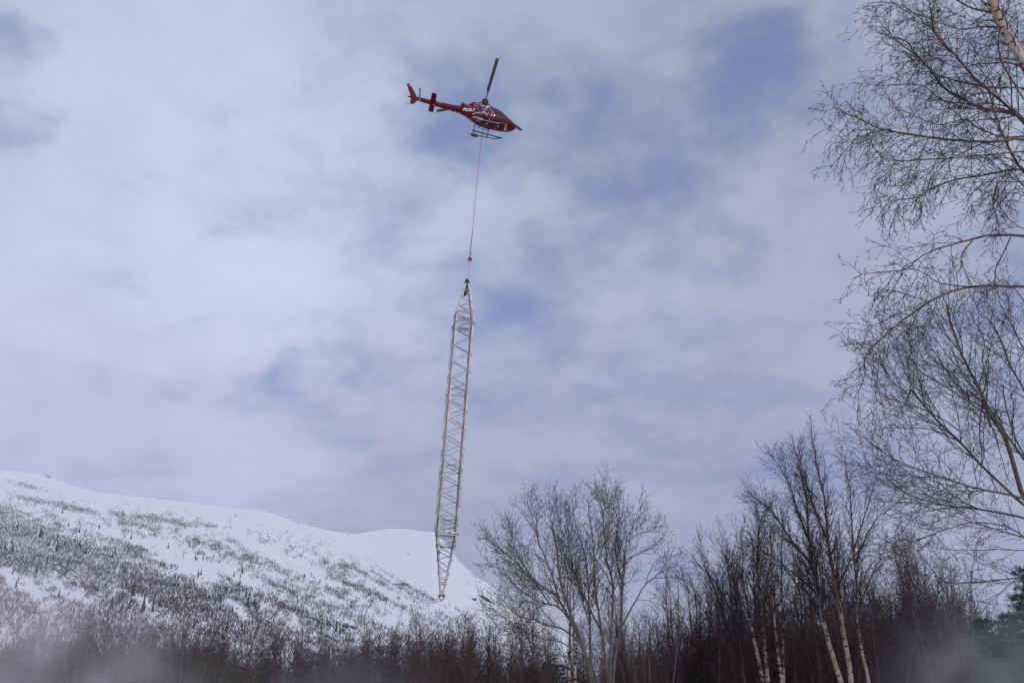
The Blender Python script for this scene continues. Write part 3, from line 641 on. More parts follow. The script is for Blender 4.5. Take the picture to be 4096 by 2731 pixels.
# ---- 5. big goat willow in the middle -----------------------------
PW = dict(seg=[0, 6, 4, 3], wig=[0, .10, .16, .2], trop=[0, .05, .06, .10], tip=[0, .35, .45, .5], per=[6.8, 6.8, 5.8], ang=[.52, .62, .7],
          len=[1.5, .75, .32], fall=[.5, .45, .4], rr=[.5, .5, .6], rmax=[.03, .014, .009], rmin=.0062, max=3, cap=.42, bud='spike', bs=.065, fat=.02)
z3 = lambda p: zf(p, 1900, 1900, 1.8873)
wl = [([(960, 1700), (900, 1568), (850, 1400), (800, 1250), (740, 1100), (690, 950), (640, 780), (620, 600), (600, 450), (570, 320), (555, 200)], -1, .17, 'trunk', .4, 1.0),
      ([(940, 1700), (880, 1568), (800, 1290), (700, 1180), (580, 1140), (440, 1090), (330, 1060), (240, 990), (150, 970)], -2, .09, 'limb', .4, 1.1),
      ([(800, 1290), (720, 1100), (620, 920), (520, 850), (400, 760), (300, 650), (200, 560), (150, 520)], -1, .09, 'limb', .15, 1.1),
      ([(760, 1150), (640, 1000), (500, 960), (400, 900), (300, 830), (200, 710), (120, 690)], 1, .07, 'limb', .2, 1.1),
      ([(920, 1640), (870, 1500), (870, 1150), (860, 1000), (850, 800), (830, 600), (780, 450), (740, 250)], 2, .12, 'limb', .35, 1.0),
      ([(1010, 1640), (1000, 1500), (960, 1200), (920, 950), (900, 700), (895, 550), (870, 350), (850, 180)], 0, .13, 'limb', .35, 1.0),
      ([(1030, 1640), (1020, 1480), (1035, 1100), (1040, 850), (1000, 650), (980, 480), (960, 300), (930, 130)], -2, .15, 'limb', .35, 1.0),
      ([(1040, 1600), (1060, 1350), (1100, 1150), (1110, 850), (1080, 700), (1060, 550), (1080, 350), (1080, 150)], 1, .13, 'limb', .35, 1.0),
      ([(1100, 820), (1130, 650), (1140, 500), (1200, 380), (1225, 285)], 0, .06, 'limb', .15, 1.1),
      ([(1085, 1190), (1150, 1060), (1210, 950), (1280, 830), (1350, 770), (1430, 720), (1520, 690), (1600, 680)], -1, .065, 'limb', .45, .55),
      ([(1290, 820), (1320, 730), (1360, 650), (1430, 620), (1480, 600)], -1, .028, 'limb', .2, .7),
      ([(1350, 775), (1500, 770), (1620, 800)], -1, .024, 'limb', .4, .6),
      ([(1210, 945), (1280, 940), (1380, 970), (1450, 1010)], 0, .022, 'limb', .3, .7),
      ([(960, 1200), (860, 1000), (780, 820), (720, 620), (700, 430), (680, 300)], 1, .08, 'limb', .2, 1.0),
      ([(640, 930), (560, 700), (480, 500), (440, 350), (408, 255)], -1, .06, 'limb', .15, 1.1),
      ([(560, 960), (430, 780), (330, 620), (280, 500), (265, 410)], 1, .05, 'limb', .15, 1.1),
      ([(1140, 510), (1220, 450), (1330, 410), (1360, 390)], 1, .035, 'limb', .15, 1.0),
      ([(1100, 700), (1200, 600), (1300, 560), (1370, 520)], -1, .04, 'limb', .15, 1.0),
      ([(1110, 850), (1180, 780), (1230, 700)], .5, .025, 'limb', .2, .7),
      ([(900, 700), (960, 560), (1010, 400), (1010, 260), (1000, 180)], 1, .04, 'limb', .1, 1.0),
      ([(690, 950), (700, 780), (670, 600), (650, 420), (640, 300)], 2, .05, 'limb', .1, 1.0),
      ([(830, 1360), (650, 1260), (500, 1230), (350, 1160), (250, 1100), (170, 1030)], -1, .05, 'limb', .2, 1.0),
      ([(880, 1500), (720, 1380), (600, 1350), (480, 1300), (380, 1290), (300, 1230)], -2, .045, 'limb', .2, .9),
      ([(870, 1150), (800, 900), (760, 700), (750, 520)], 1.5, .05, 'limb', .1, 1.0)]
photo_tree('willow_tree', 'large spreading goat willow in the centre with many grey stems and swelling buds', 'willow tree',
           [(z3(p), 38, dy, r * .55, .008, k, s0, dn) for p, dy, r, k, s0, dn in wl], PW, M['willow'], M['willow'], M['willow_tip'], tuple(at(*z3([(960, 1700)])[0], 38)), 3)

# ---- 6. slim birches between willow and the clump -----------------
row = [([(1440, 1660), (1430, 1568), (1400, 1430), (1380, 1280), (1370, 1150), (1375, 1040)], 60, .10), ([(1530, 1660), (1515, 1500), (1500, 1300), (1480, 1050), (1462, 780)], 62, .10), ([(1545, 1660), (1545, 1450), (1540, 1200), (1535, 1000), (1532, 775)], 63, .09),
       ([(1715, 1660), (1695, 1500), (1660, 1300), (1630, 1100), (1610, 860)], 58, .11), ([(1840, 1660), (1825, 1500), (1795, 1300), (1785, 1100), (1790, 900)], 57, .10), ([(1885, 1660), (1882, 1500), (1870, 1250), (1880, 1000), (1895, 900)], 61, .09), ([(1268, 1660), (1258, 1568), (1252, 1400), (1240, 1230), (1235, 1100)], 64, .08)]
words = ['short pale stemmed birch right behind the central willow', 'pale birch with a narrow crown, first of the pair between willow and clump', 'slim birch, second of the narrow pair between willow and clump', 'white stemmed birch leaning left at the foot of the grey willow fan',
         'white stemmed birch in front of the dark wood below the grey willow fan', 'thin spotted birch stem close to the grey willow fan', 'faint small birch at the right foot of the central willow']
PR = dict(PC, per=[4.6, 5.0, 5.0], len=[2.3, .95, .5])
for (poly, Y, r), wd_ in zip(row, words): clump(wd_, poly, Y, r, 1.0, .3, 'birch_far', PR, zz=z3)
# pale orange stems behind the willow
for xs_, wd_ in (((710, 712, 718), 'orange barked birch stem behind the left foot of the central willow'), ((760, 750, 740), 'second orange barked birch stem, just right of its twin behind the willow')):
    clump(wd_, [(xs_[0] + 3, 1660), (xs_[0], 1568), (xs_[1], 1300), (xs_[2], 1000), (xs_[2] + 10, 760)], 48, .11, .8, .3, 'birch_far', PR, zz=z3)
# ------------------------------------------------------------------ tree kinds for the wood behind, copied one by one
def variant(kind, seed, H):
    global R, gs
    R.seed(seed); tr = Tubes(); cr = [Tubes()]
    if kind == 'birch':
        P = dict(seg=[0, 6, 4, 2], wig=[0, .10, .15, .2], trop=[0, .05, 0, -.03], tip=[0, .25, .4, .5], per=[6.0, 5.4, 5.2], ang=[.50, .58, .7],
                 len=[3.0, .95, .42], fall=[.78, .5, .4], rr=[.45, .5, .6], rmax=[.035, .016, .010], rmin=.0075, max=3, fat=.03)
        n = 12; x = y = 0; pts = []; lx, ly = R.gauss(0, .03), R.gauss(0, .03)
        for i in range(n + 1):
            pts.append((x, y, -.4 + (H + .4) * i / n)); x += lx * H / n + R.gauss(0, .05); y += ly * H / n + R.gauss(0, .05)
        rads = [.11 * (1 - .93 * (i / n) ** .9) + .005 for i in range(n + 1)]
        tr.add(pts, rads, 6); spawn(cr, pts, rads, dirs_of(pts), H, 0, P, .22)
    else:
        P = dict(seg=[0, 6, 4, 2], wig=[0, .12, .16, .2], trop=[0, .07, .05, .02], tip=[0, .3, .4, .5], per=[2.8, 4.2, 4.4], ang=[.42, .5, .6],
                 len=[2.4, 1.0, .45], fall=[.55, .5, .4], rr=[.5, .5, .6], rmax=[.035, .016, .011], rmin=.0085, max=3, fat=.03)
        for s_ in range(7 if kind == 'willow' else 9):
            a = s_ * 2.4 + R.random(); tilt = R.uniform(.08, .42); n = 9; h = H * R.uniform(.75, 1.0); pts = []; x = y = 0; dx, dy = math.cos(a) * tilt, math.sin(a) * tilt
            for i in range(n + 1):
                pts.append((x, y, -.3 + h * i / n)); x += dx * h / n + R.gauss(0, .06); y += dy * h / n + R.gauss(0, .06); dx *= .98; dy *= .98
            rads = [(.07 if kind == 'willow' else .045) * (1 - .85 * i / n) + .004 for i in range(n + 1)]
            tr.add(pts, rads, 5); spawn(cr, pts, rads, dirs_of(pts), h, 0, P, .12, 1.0, .85 if kind == 'willow' else .7)
    return tr, cr[0]
def proto(kind, seed, H, name, tm, cm):
    tr, cr = variant(kind, seed, H)
    print(kind, cr.count(), round(time.time() - T0, 1))
    return tr.mesh('trunk', tm), cr.mesh('crown', cm), name
birches = [proto('birch', 10 + i, 10, 'birch_tree', M['birch_far'], M['twig' if i % 2 else 'twig2']) for i in range(5)]
willows = [proto('willow', 30 + i, 9, 'willow_tree', M['willow'], M['willow_tip'] if i else M['twig2']) for i in range(3)]
shrubs = [proto('shrub', 50 + i, 5, 'bare_shrub', M['twig2'], M['twig2']) for i in range(3)]
def plant(pr, x, y, h, base_h, label, cat, group, wide=1.0):
    e = empty(pr[2], (x, y, -.1), label, cat, group)
    link('trunk', pr[0], e); link('crown', pr[1], e)
    e.rotation_euler = (0, 0, R.uniform(0, 6.28)); s = h / base_h; e.scale = (s * wide, s * wide, s)
    return e
SKY_PX = [-200, 0, 150, 300, 430, 560, 680, 760, 900, 1000, 1150, 1300, 1500, 1650, 1760, 1880, 1960, 2060, 2200, 2400, 2600, 2800, 3000, 3200, 3400, 3500, 3590, 3680, 3760, 3850, 3950, 4096, 4300]
SKY_DY = -35
SKY_PY = [2560, 2545, 2515, 2520, 2490, 2560, 2525, 2500, 2565, 2555, 2580, 2560, 2540, 2500, 2520, 2470, 2540, 2560, 2640, 2560, 2500, 2440, 2400, 2380, 2330, 2330, 2245, 2255, 2330, 2390, 2400, 2420, 2420]
R.seed(404)
ZN = [(180, 'in the pink snow veil at far left'), (420, 'left of the dark birch group, lower left'), (700, 'below the rocky ledges, lower left'), (950, 'left of the dark crowned tallest birch'), (1250, 'around the dark crowned tallest birch'), (1500, 'below the snow chute, left of the mast'),
      (1750, 'straight below the hanging mast'), (2000, 'just right of the hanging mast'), (2300, 'behind the left foot of the big willow'), (2600, 'behind the right foot of the big willow'), (2900, 'between big willow and birch clump'), (3150, 'behind the birch clump'),
      (3400, 'behind the three tall birches'), (3650, 'just right of the three tall birches'), (3850, 'left of the pines, lower right'), (9999, 'by the pines at the lower right corner')]
def where_label(px, d):
    return ('front row ' if d < 62 else 'middle row ' if d < 82 else 'back row '), next(z for m, z in ZN if px < m)
cnt = 0
def scatter(n, dmin, dmax, px0, px1, kinds, lo, hi):
    """n trees; tops reach the wood's skyline (lo) or stay up to hi px below it"""
    for i in range(n):
        px = px0 + (px1 - px0) * (i + R.random()) / n; d = R.uniform(dmin, dmax)
        top = np.interp(px, SKY_PX, SKY_PY) + SKY_DY * (px < 2200) + R.uniform(lo, hi)
        r_ = ray(px, top); el = math.atan2(r_.z, math.hypot(r_.x, r_.y)); a = azpx(px, top)
        h = 1.7 + d * math.tan(el)
        k = R.choice(kinds); rw, w = where_label(px, d)
        if k == 'b': plant(R.choice(birches), d * math.sin(a), d * math.cos(a), h, 10, rw + 'bare birch ' + w, 'birch tree', 'wood birches ' + rw + w, R.uniform(.85, 1.2))
        elif k == 'w': plant(R.choice(willows), d * math.sin(a), d * math.cos(a), h, 9, rw + 'spreading bare willow ' + w, 'willow tree', 'wood willows ' + rw + w, R.uniform(.9, 1.2))
        else: plant(R.choice(shrubs), d * math.sin(a), d * math.cos(a), h, 5, rw + 'low twiggy shrub ' + w, 'shrub', 'underwood shrubs ' + rw + w, R.uniform(.9, 1.3))
scatter(45, 50, 75, -150, 2050, 'bbw', -40, 110)
scatter(60, 75, 115, -150, 2200, 'bbw', 15, 110)
scatter(90, 55, 90, -150, 2200, 'ssw', 70, 180)
scatter(40, 90, 150, -150, 2200, 'b', 20, 130)
scatter(20, 62, 85, 2150, 3000, 'bbw', -30, 130)
scatter(40, 80, 120, 2150, 3100, 'b', 20, 180)
scatter(50, 55, 85, 2150, 3100, 's', 110, 220)
scatter(16, 47, 60, 2080, 2680, 'bbw', -230, 20)
scatter(24, 53, 66, 2740, 3380, 'bbb', -230, -20)
scatter(10, 55, 70, 3400, 3900, 'bw', -90, 60)
scatter(26, 58, 82, 3000, 4250, 'bbw', 0, 130)
scatter(26, 80, 120, 3000, 4250, 'bw', 20, 150)
scatter(50, 55, 85, 2750, 4250, 's', 130, 260)
for px, py, d in ((3600, 2235, 66), (3672, 2250, 67)):
    r_ = ray(px, py); a = azpx(px, py); el = math.atan2(r_.z, math.hypot(r_.x, r_.y))
    plant(birches[1 if px < 3650 else 3], d * math.sin(a), d * math.cos(a), 1.7 + d * math.tan(el), 10, ('left' if px < 3650 else 'right') + ' one of the two tallest slim birches right of the tall white stemmed trio', 'birch tree', None, .7)
for px, py, d, w_ in ((1125, 2510, 56, 'dark crowned pink stemmed birch, tallest in the wood left of centre'), (975, 2560, 54, 'birch with a long pale stem left of the tallest dark crowned one'), (1880, 2475, 60, 'dense dark crowned birch just right of the hanging mast tip'), (90, 2640, 46, 'pale leaning birch in the blowing snow at lower left')):
    r_ = ray(px, py); a = azpx(px, py); el = math.atan2(r_.z, math.hypot(r_.x, r_.y))
    plant(birches[int(px) % 5], d * math.sin(a), d * math.cos(a), 1.7 + d * math.tan(el), 10, w_, 'birch tree', None, 1.1)

# pines: dense needle tufts at branch ends
def pine(seed, H):
    R.seed(seed); tr, br = Tubes(), Tubes(); n = 8; x = y = 0; pts = []
    for i in range(n + 1): pts.append((x, y, -.4 + (H + .4) * i / n)); x += R.gauss(0, .05); y += R.gauss(0, .05)
    rads = [.16 * (1 - .93 * i / n) + .01 for i in range(n + 1)]; tr.add(pts, rads, 7)
    Vv, Ff = [], []; z = H * .12
    while z < H * .985:
        t = z / H; nb_ = 5; L_ = (H * .27) * (1 - t) ** .75 + .18; a0 = R.random() * 6
        for b_ in range(nb_):
            a = a0 + b_ * 6.283 / nb_ + R.gauss(0, .2); l = L_ * R.uniform(.7, 1.15); up = R.uniform(.1, .5)
            i0 = t * n; k = min(int(i0), n - 1); bx0 = pts[k][0]; by0 = pts[k][1]
            q = [(bx0 + math.cos(a) * l * s, by0 + math.sin(a) * l * s, z + l * (up * s * s - .05 * s)) for s in (0, .35, .7, 1)]
            br.add(q, [.03 * (1 - t) + .008, .02 * (1 - t) + .007, .012, .006], 3)
            for s_ in range(int(9 + l * 14)):
                s = R.uniform(.25, 1.02); c_ = (bx0 + math.cos(a) * l * s + R.gauss(0, .10 * l), by0 + math.sin(a) * l * s + R.gauss(0, .10 * l), z + l * (up * s * s) + R.gauss(0, .05))
                dd = nrm(math.cos(a) * .6 + R.gauss(0, .4), math.sin(a) * .6 + R.gauss(0, .4), .5 + R.gauss(0, .3))
                for f_ in range(7):
                    e_ = rot_off(dd, R.uniform(.25, .95), R.uniform(0, 6.28)); ln = R.uniform(.16, .30); w_ = rot_off(e_, 1.57, R.uniform(0, 6.28)); o = len(Vv)
                    Vv.append(c_); Vv.append((c_[0] + e_[0] * ln * .6 + w_[0] * .028, c_[1] + e_[1] * ln * .6 + w_[1] * .028, c_[2] + e_[2] * ln * .6 + w_[2] * .028))
                    Vv.append((c_[0] + e_[0] * ln, c_[1] + e_[1] * ln, c_[2] + e_[2] * ln)); Ff.append((o, o + 1, o + 2))
        z += .34 + .25 * (1 - t)
    return tr.mesh('trunk', M['trunk_dark']), br.mesh('branches', M['trunk_dark']), mesh_np('needles', np.array(Vv), np.array(Ff), False, M['needle'])
pm = pine(5, 9); pm2 = pine(9, 9)
for px, py, d, lb in ((4110, 2250, 40, 'dark green pine at the right edge, its top just inside the frame'), (3930, 2460, 44, 'shorter dark pine left of the one at the right edge, veiled by blowing snow'), (4030, 2440, 46, 'dark pine between the two others at the right edge'),
                      (2190, 2640, 80, 'tallest of three small dark pines at the foot of the mountain'), (2240, 2650, 82, 'small dark pine in the middle of three below the mountain'), (2110, 2665, 84, 'small dark pine left of two others below the mountain')):
    r_ = ray(px, py); a = azpx(px, py); el = math.atan2(r_.z, math.hypot(r_.x, r_.y)); h = 1.7 + d * math.tan(el)
    e = empty('pine_tree', (d * math.sin(a), d * math.cos(a), -.1), lb, 'pine tree'); s = h / 9; e.scale = (s * 1.05, s * 1.05, s); e.rotation_euler = (0, 0, px)
    q = pm if px % 2 else pm2
    link('trunk', q[0], e); link('branches', q[1], e); link('needles', q[2], e)
print('woods', time.time() - T0)

# ------------------------------------------------------------------ helicopter
# attitude measured against the line of sight: forward, right, up
HUB_D = at(1939.7, 408, 1.0) - CAM; HUB_D.normalize()
HUB = CAM + HUB_D * 106.3
ez = -HUB_D; ex = Vector((1, 0, 0)); ex = (ex - ex.dot(ez) * ez).normalized(); ey = ez.cross(ex)
def ev(a, b, c): return ex * a + ey * b + ez * c
fw = ev(.963, -.255, -.0135).normalized(); rt = ev(.20, .72, .665); rt = (rt - rt.dot(fw) * fw).normalized(); up = rt.cross(fw)
MH = Matrix.Translation(HUB) @ Matrix((( fw.x, -rt.x, up.x, 0), (fw.y, -rt.y, up.y, 0), (fw.z, -rt.z, up.z, 0), (0, 0, 0, 1)))
heli = empty('helicopter', (0, 0, 0), 'red helicopter with white and blue lettering hovering above the hanging mast', 'helicopter')
heli.matrix_world = MH
MI = MH.inverted(); CL = MI @ CAM
red = mat('red_paint', (.135, .004, .010), .42, coat=.0, spec=.16, var=.10, vscale=.8); redd = mat('red_paint_boom', (.12, .004, .009), .46, coat=.0, spec=.16, var=.1, vscale=1)
white_p = mat('white_paint', (.80, .78, .78), .45); blue_p = mat('blue_paint', (.03, .04, .30), .45); black_p = mat('black_parts', (.018, .018, .022), .45)
grey_m = mat('grey_metal', (.30, .30, .33), .4, .7); dark_m = mat('dark_metal', (.06, .055, .055), .45, .5, var=.3, vscale=8); exh_m = mat('exhaust_metal', (.12, .09, .06), .35, .9, var=.5, vscale=6)
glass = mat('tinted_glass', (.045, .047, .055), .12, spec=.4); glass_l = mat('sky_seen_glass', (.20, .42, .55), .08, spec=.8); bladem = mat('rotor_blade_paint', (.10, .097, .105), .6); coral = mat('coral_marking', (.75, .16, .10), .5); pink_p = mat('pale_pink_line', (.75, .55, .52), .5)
chrome = mat('polished_lamp', (.6, .6, .55), .3, .5); padw = mat('white_pad', (.75, .74, .74), .6); yel = mat('yellow_sleeve', (.62, .50, .02), .5); redh = mat('hook_red', (.60, .02, .02), .35); grn = mat('green_tie', (.1, .4, .15), .5)

def loft(name, st, m, parent, nseg=36, cap=True):
    """stations (x, zbot, ztop, half_width, n_low, n_up, z_wide 0..1)"""
    V_, F_ = [], []
    for x, zb, zt, w, nl, nu, zw in st:
        zm = zb + (zt - zb) * zw
        for k in range(nseg):
            a = 2 * math.pi * k / nseg; c, s = math.cos(a), math.sin(a)
            n_ = nu if s >= 0 else nl; hh_ = (zt - zm) if s >= 0 else (zm - zb)
            V_.append((x, w * math.copysign(abs(c) ** (2 / n_), c), zm + hh_ * math.copysign(abs(s) ** (2 / n_), s)))
    for i in range(len(st) - 1):
        for k in range(nseg): F_.append((i * nseg + k, i * nseg + (k + 1) % nseg, (i + 1) * nseg + (k + 1) % nseg, (i + 1) * nseg + k))
    bm = bmesh.new(); vs_ = [bm.verts.new(v) for v in V_]
    for f in F_: bm.faces.new([vs_[i] for i in f])
    if cap: bm.faces.new(vs_[:nseg]); bm.faces.new(vs_[-nseg:])
    bmesh.ops.recalc_face_normals(bm, faces=bm.faces)
    me_ = bpy.data.meshes.new(name); bm.to_mesh(me_); bm.free()
    for p in me_.polygons: p.use_smooth = len(p.vertices) == 4
    me_.materials.append(m)
    return link(name, me_, parent)
def interp_st(st, n):
    """Catmull-Rom between stations"""
    A = np.array(st, float); o = []
    for i in range(len(A) - 1):
        p0, p1, p2, p3 = A[max(i - 1, 0)], A[i], A[i + 1], A[min(i + 2, len(A) - 1)]
        for k in range(n):
            t = k / n; o.append(.5 * (2 * p1 + (p2 - p0) * t + (2 * p0 - 5 * p1 + 4 * p2 - p3) * t * t + (3 * p1 - p0 - 3 * p2 + p3) * t ** 3))
    o.append(A[-1]); return [tuple(v[:3]) + (max(v[3], .004),) + tuple(v[4:]) for v in o]
HS = [(-2.3, -2.50, -1.80, .36, 2.3, 2.3, .5), (-1.6, -2.60, -1.68, .52, 2.4, 2.4, .5), (-1.0, -2.82, -1.52, .72, 2.5, 2.6, .48), (-.5, -3.0, -1.36, .85, 2.7, 2.8, .46), (0, -3.12, -1.25, .93, 2.9, 3, .45), (.7, -3.18, -1.15, .95, 3, 3, .45),
      (1.3, -3.18, -1.12, .94, 3, 2.8, .45), (1.9, -3.16, -1.28, .90, 2.8, 2.5, .42), (2.4, -3.10, -1.66, .84, 2.6, 2.3, .42), (2.85, -3.02, -2.02, .74, 2.4, 2.2, .42), (3.2, -2.92, -2.28, .58, 2.3, 2.1, .45), (3.45, -2.80, -2.44, .40, 2.2, 2.1, .45), (3.60, -2.70, -2.55, .22, 2, 2, .5), (3.66, -2.65, -2.61, .04, 2, 2, .5)]
fus = loft('fuselage', interp_st(HS, 4), red, heli)
BS = [(-7.75, -2.26, -2.18, .035, 2, 2, .5), (-7.4, -2.33, -2.10, .09, 2.2, 2.2, .5), (-6.7, -2.42, -2.0, .155, 2.4, 2.4, .5), (-5.2, -2.45, -1.94, .21, 2.4, 2.4, .5), (-3.4, -2.49, -1.88, .285, 2.4, 2.4, .5), (-2.25, -2.505, -1.79, .365, 2.3, 2.3, .5)]
boom = loft('tail_boom', interp_st(BS, 3), redd, heli, 24)
CS = [(-1.45, -1.60, -1.10, .22, 2.4, 2.2, .5), (-1.30, -1.70, -.84, .38, 2.5, 2.3, .5), (-1.1, -1.75, -.72, .46, 2.6, 2.4, .5), (-.7, -1.75, -.74, .52, 2.8, 2.5, .5), (-.2, -1.70, -.86, .55, 2.8, 2.6, .5), (.4, -1.6, -.92, .54, 2.8, 2.6, .5), (.9, -1.5, -1.0, .48, 2.6, 2.4, .5), (1.25, -1.4, -1.10, .30, 2.4, 2.2, .5)]
cowl = loft('engine_cowling', interp_st(CS, 3), red, heli)
# engine exhaust
ex_ = Tubes(); ex_.add([(-1.25, 0, -1.32), (-1.7, 0, -1.36), (-2.05, 0, -1.28), (-2.25, 0, -1.20)], [.20, .215, .225, .235], 20)
exo = link('exhaust_pipe', ex_.mesh('exhaust_pipe', exh_m), heli)
ei = Tubes(); ei.add([(-1.6, 0, -1.34), (-2.05, 0, -1.282), (-2.23, 0, -1.207)], [.19, .205, .215], 20); link('pipe_lining', ei.mesh('pipe_lining', black_p), exo)
lid = Tubes(); lid.add([(-3.5, .05, -1.80), (-2.3, .05, -1.68), (-1.5, .03, -1.55)], [.05, .08, .09], 8); link('drive_shaft_cover', lid.mesh('drive_shaft_cover', dark_m), heli)

def plate(name, poly, th_, axis, m, parent, pos=0.0):
    """solid plate from an outline; axis 'y': outline in (x,z), axis 'z': outline in (x,y)"""
    bm = bmesh.new(); f = []
    for s in (-1, 1):
        f.append([bm.verts.new((p[0], pos + s * th_ / 2, p[1]) if axis == 'y' else (p[0], p[1], pos + s * th_ / 2)) for p in poly])
    bm.faces.new(f[0]); bm.faces.new(f[1][::-1]); n = len(poly)
    for i in range(n): bm.faces.new([f[0][i], f[1][i], f[1][(i + 1) % n], f[0][(i + 1) % n]])
    bmesh.ops.recalc_face_normals(bm, faces=bm.faces)
    bmesh.ops.bevel(bm, geom=[e for e in bm.edges], offset=th_ * .25, segments=1, affect='EDGES')
    me_ = bpy.data.meshes.new(name); bm.to_mesh(me_); bm.free(); me_.materials.append(m)
    return link(name, me_, parent)
plate('tail_fin', [(-7.42, -2.2), (-8.22, -.47), (-7.86, -.37), (-6.80, -2.02), (-6.75, -2.2)], .09, 'y', redd, heli)
plate('lower_fin', [(-7.38, -2.2), (-7.38, -2.95), (-7.22, -3.10), (-6.98, -3.10), (-6.62, -2.38), (-6.60, -2.2)], .08, 'y', redd, heli)
plate('horizontal_stabilizer', [(-5.42, -1.27), (-4.92, -1.27), (-4.86, 0), (-4.92, 1.27), (-5.42, 1.27)], .07, 'z', redd, heli, -2.17)
tg = Tubes(); tg.add([(-7.02, 0, -3.13), (-7.3, 0, -3.16), (-7.62, 0, -3.38), (-7.75, 0, -3.42)], [.022] * 4, 8); link('tail_guard', tg.mesh('tail_guard', dark_m), heli)
an = Tubes(); an.add([(-7.58, -.30, -2.2), (-7.60, .30, -2.24)], [.012] * 2, 5); an.add([(-3.15, -.1, -2.5), (-3.5, -.1, -3.0)], [.010] * 2, 5)
link('antenna', an.mesh('antenna', dark_m), heli)
# tail rotor, right hand side
trh = Tubes(); trh.add([(-6.6, -.12, -2.05), (-6.6, -.46, -2.0)], [.07, .06], 10); trh.add([(-6.6, -.46, -2.16), (-6.6, -.46, -1.84)], [.05, .05], 8); trh.add([(-6.72, -.36, -2.0), (-6.48, -.36, -2.0)], [.035, .035], 6)
tro = link('tail_rotor', trh.mesh('tail_rotor', black_p), heli)
for s in (1, -1):
    c0 = Vector((-6.6, -.46, -2.0)); dd = Vector((-.17, 0, .985)) * s; w_ = Vector((.985, 0, .17)); V_ = []
    for t, hw in ((.12, .04), (.3, .05), (.40, .09), (.93, .095)):
        for sg in (-1, 1):
            for th_ in (-.012, .012): V_.append(tuple(c0 + dd * t + w_ * hw * sg + Vector((0, th_, 0))))
    F_ = []
    for i in range(3):
        a = i * 4; F_ += [(a, a + 4, a + 6, a + 2), (a + 1, a + 3, a + 7, a + 5), (a, a + 1, a + 5, a + 4), (a + 2, a + 6, a + 7, a + 3)]
    F_ += [(12, 13, 15, 14), (0, 2, 3, 1)]
    link('rotor_blade', mesh_np('rotor_blade', np.array(V_), np.array(F_), False, bladem), tro)
# main rotor: mast, starflex hub, three coned blades
mh = Tubes(); mh.add([(.12, 0, -1.05), (.08, 0, -.6), (.02, 0, -.05), (0, 0, .12)], [.19, .14, .11, .10], 16); mh.add([(.06, 0, -.50), (.05, 0, -.40)], [.30, .30], 18); mh.add([(.03, 0, -.25), (.02, 0, -.02)], [.30, .33], 18); mh.add([(.02, 0, -.02), (.02, 0, .14), (.02, 0, .17)], [.36, .34, .1], 20); mh.add([(.03, 0, -.26), (.03, 0, -.25)], [.02, .30], 18)
for k in range(6):
    a = k * 1.047; mh.add([(.06 + .28 * math.cos(a), .28 * math.sin(a), -.45), (.03 + .30 * math.cos(a + .3), .30 * math.sin(a + .3), -.1)], [.022, .022], 6)
    if k % 2: mh.add([(.1 + .5 * math.cos(a), .42 * math.sin(a), -.95), (.05 + .27 * math.cos(a), .27 * math.sin(a), -.5)], [.035, .03], 6)
rot = link('main_rotor', mh.mesh('main_rotor', black_p), heli)
rods = Tubes()
for k in range(3):
    a = k * 2.094 + .6; rods.add([(.06 + .31 * math.cos(a), .31 * math.sin(a), -.5), (.03 + .34 * math.cos(a), .34 * math.sin(a), -.05)], [.018, .018], 6)
link('pitch_rods', rods.mesh('pitch_rods', grey_m), rot)
MI3 = MI.to_3x3()
for bx3 in ((51, 157, 121), (-197, -38, -42), (145, -120, -81)):
    d = (MI3 @ ev(*bx3)).normalized(); n_ = (MI3 @ ev(.055, .598, -.80)).normalized(); w_ = n_.cross(d).normalized()
    d = (d + n_ * .03).normalized(); V_ = []; c0 = Vector((0.02, 0, .02))
    # root sleeve narrow, blade widening to full chord, droop-free
    for t, a_, b_, th_ in ((.30, .07, .07, .05), (.75, .06, .06, .045), (1.05, .065, .065, .035), (1.45, .10, .22, .022), (3.2, .10, .24, .02), (5.0, .10, .25, .018), (5.345, .085, .25, .012)):
        tw = .16 - .03 * t; wv = (w_ * math.cos(tw) + n_ * math.sin(tw)); nv = wv.cross(d) * -1
        for off_, hh_ in ((a_, 0), (a_ * .5, th_), (-b_ * .4, th_ * .7), (-b_, 0), (-b_ * .4, -th_ * .6), (a_ * .5, -th_)): V_.append(tuple(c0 + d * t + wv * off_ + nv * hh_))
    F_ = [(i * 6 + k, i * 6 + (k + 1) % 6, (i + 1) * 6 + (k + 1) % 6, (i + 1) * 6 + k) for i in range(6) for k in range(6)]
    F_ += [(36, 37, 38, 39), (36, 39, 40, 41), (0, 3, 2, 1), (0, 5, 4, 3)]
    link('rotor_blade', mesh_np('rotor_blade', np.array(V_), np.array(F_), False, bladem), rot)

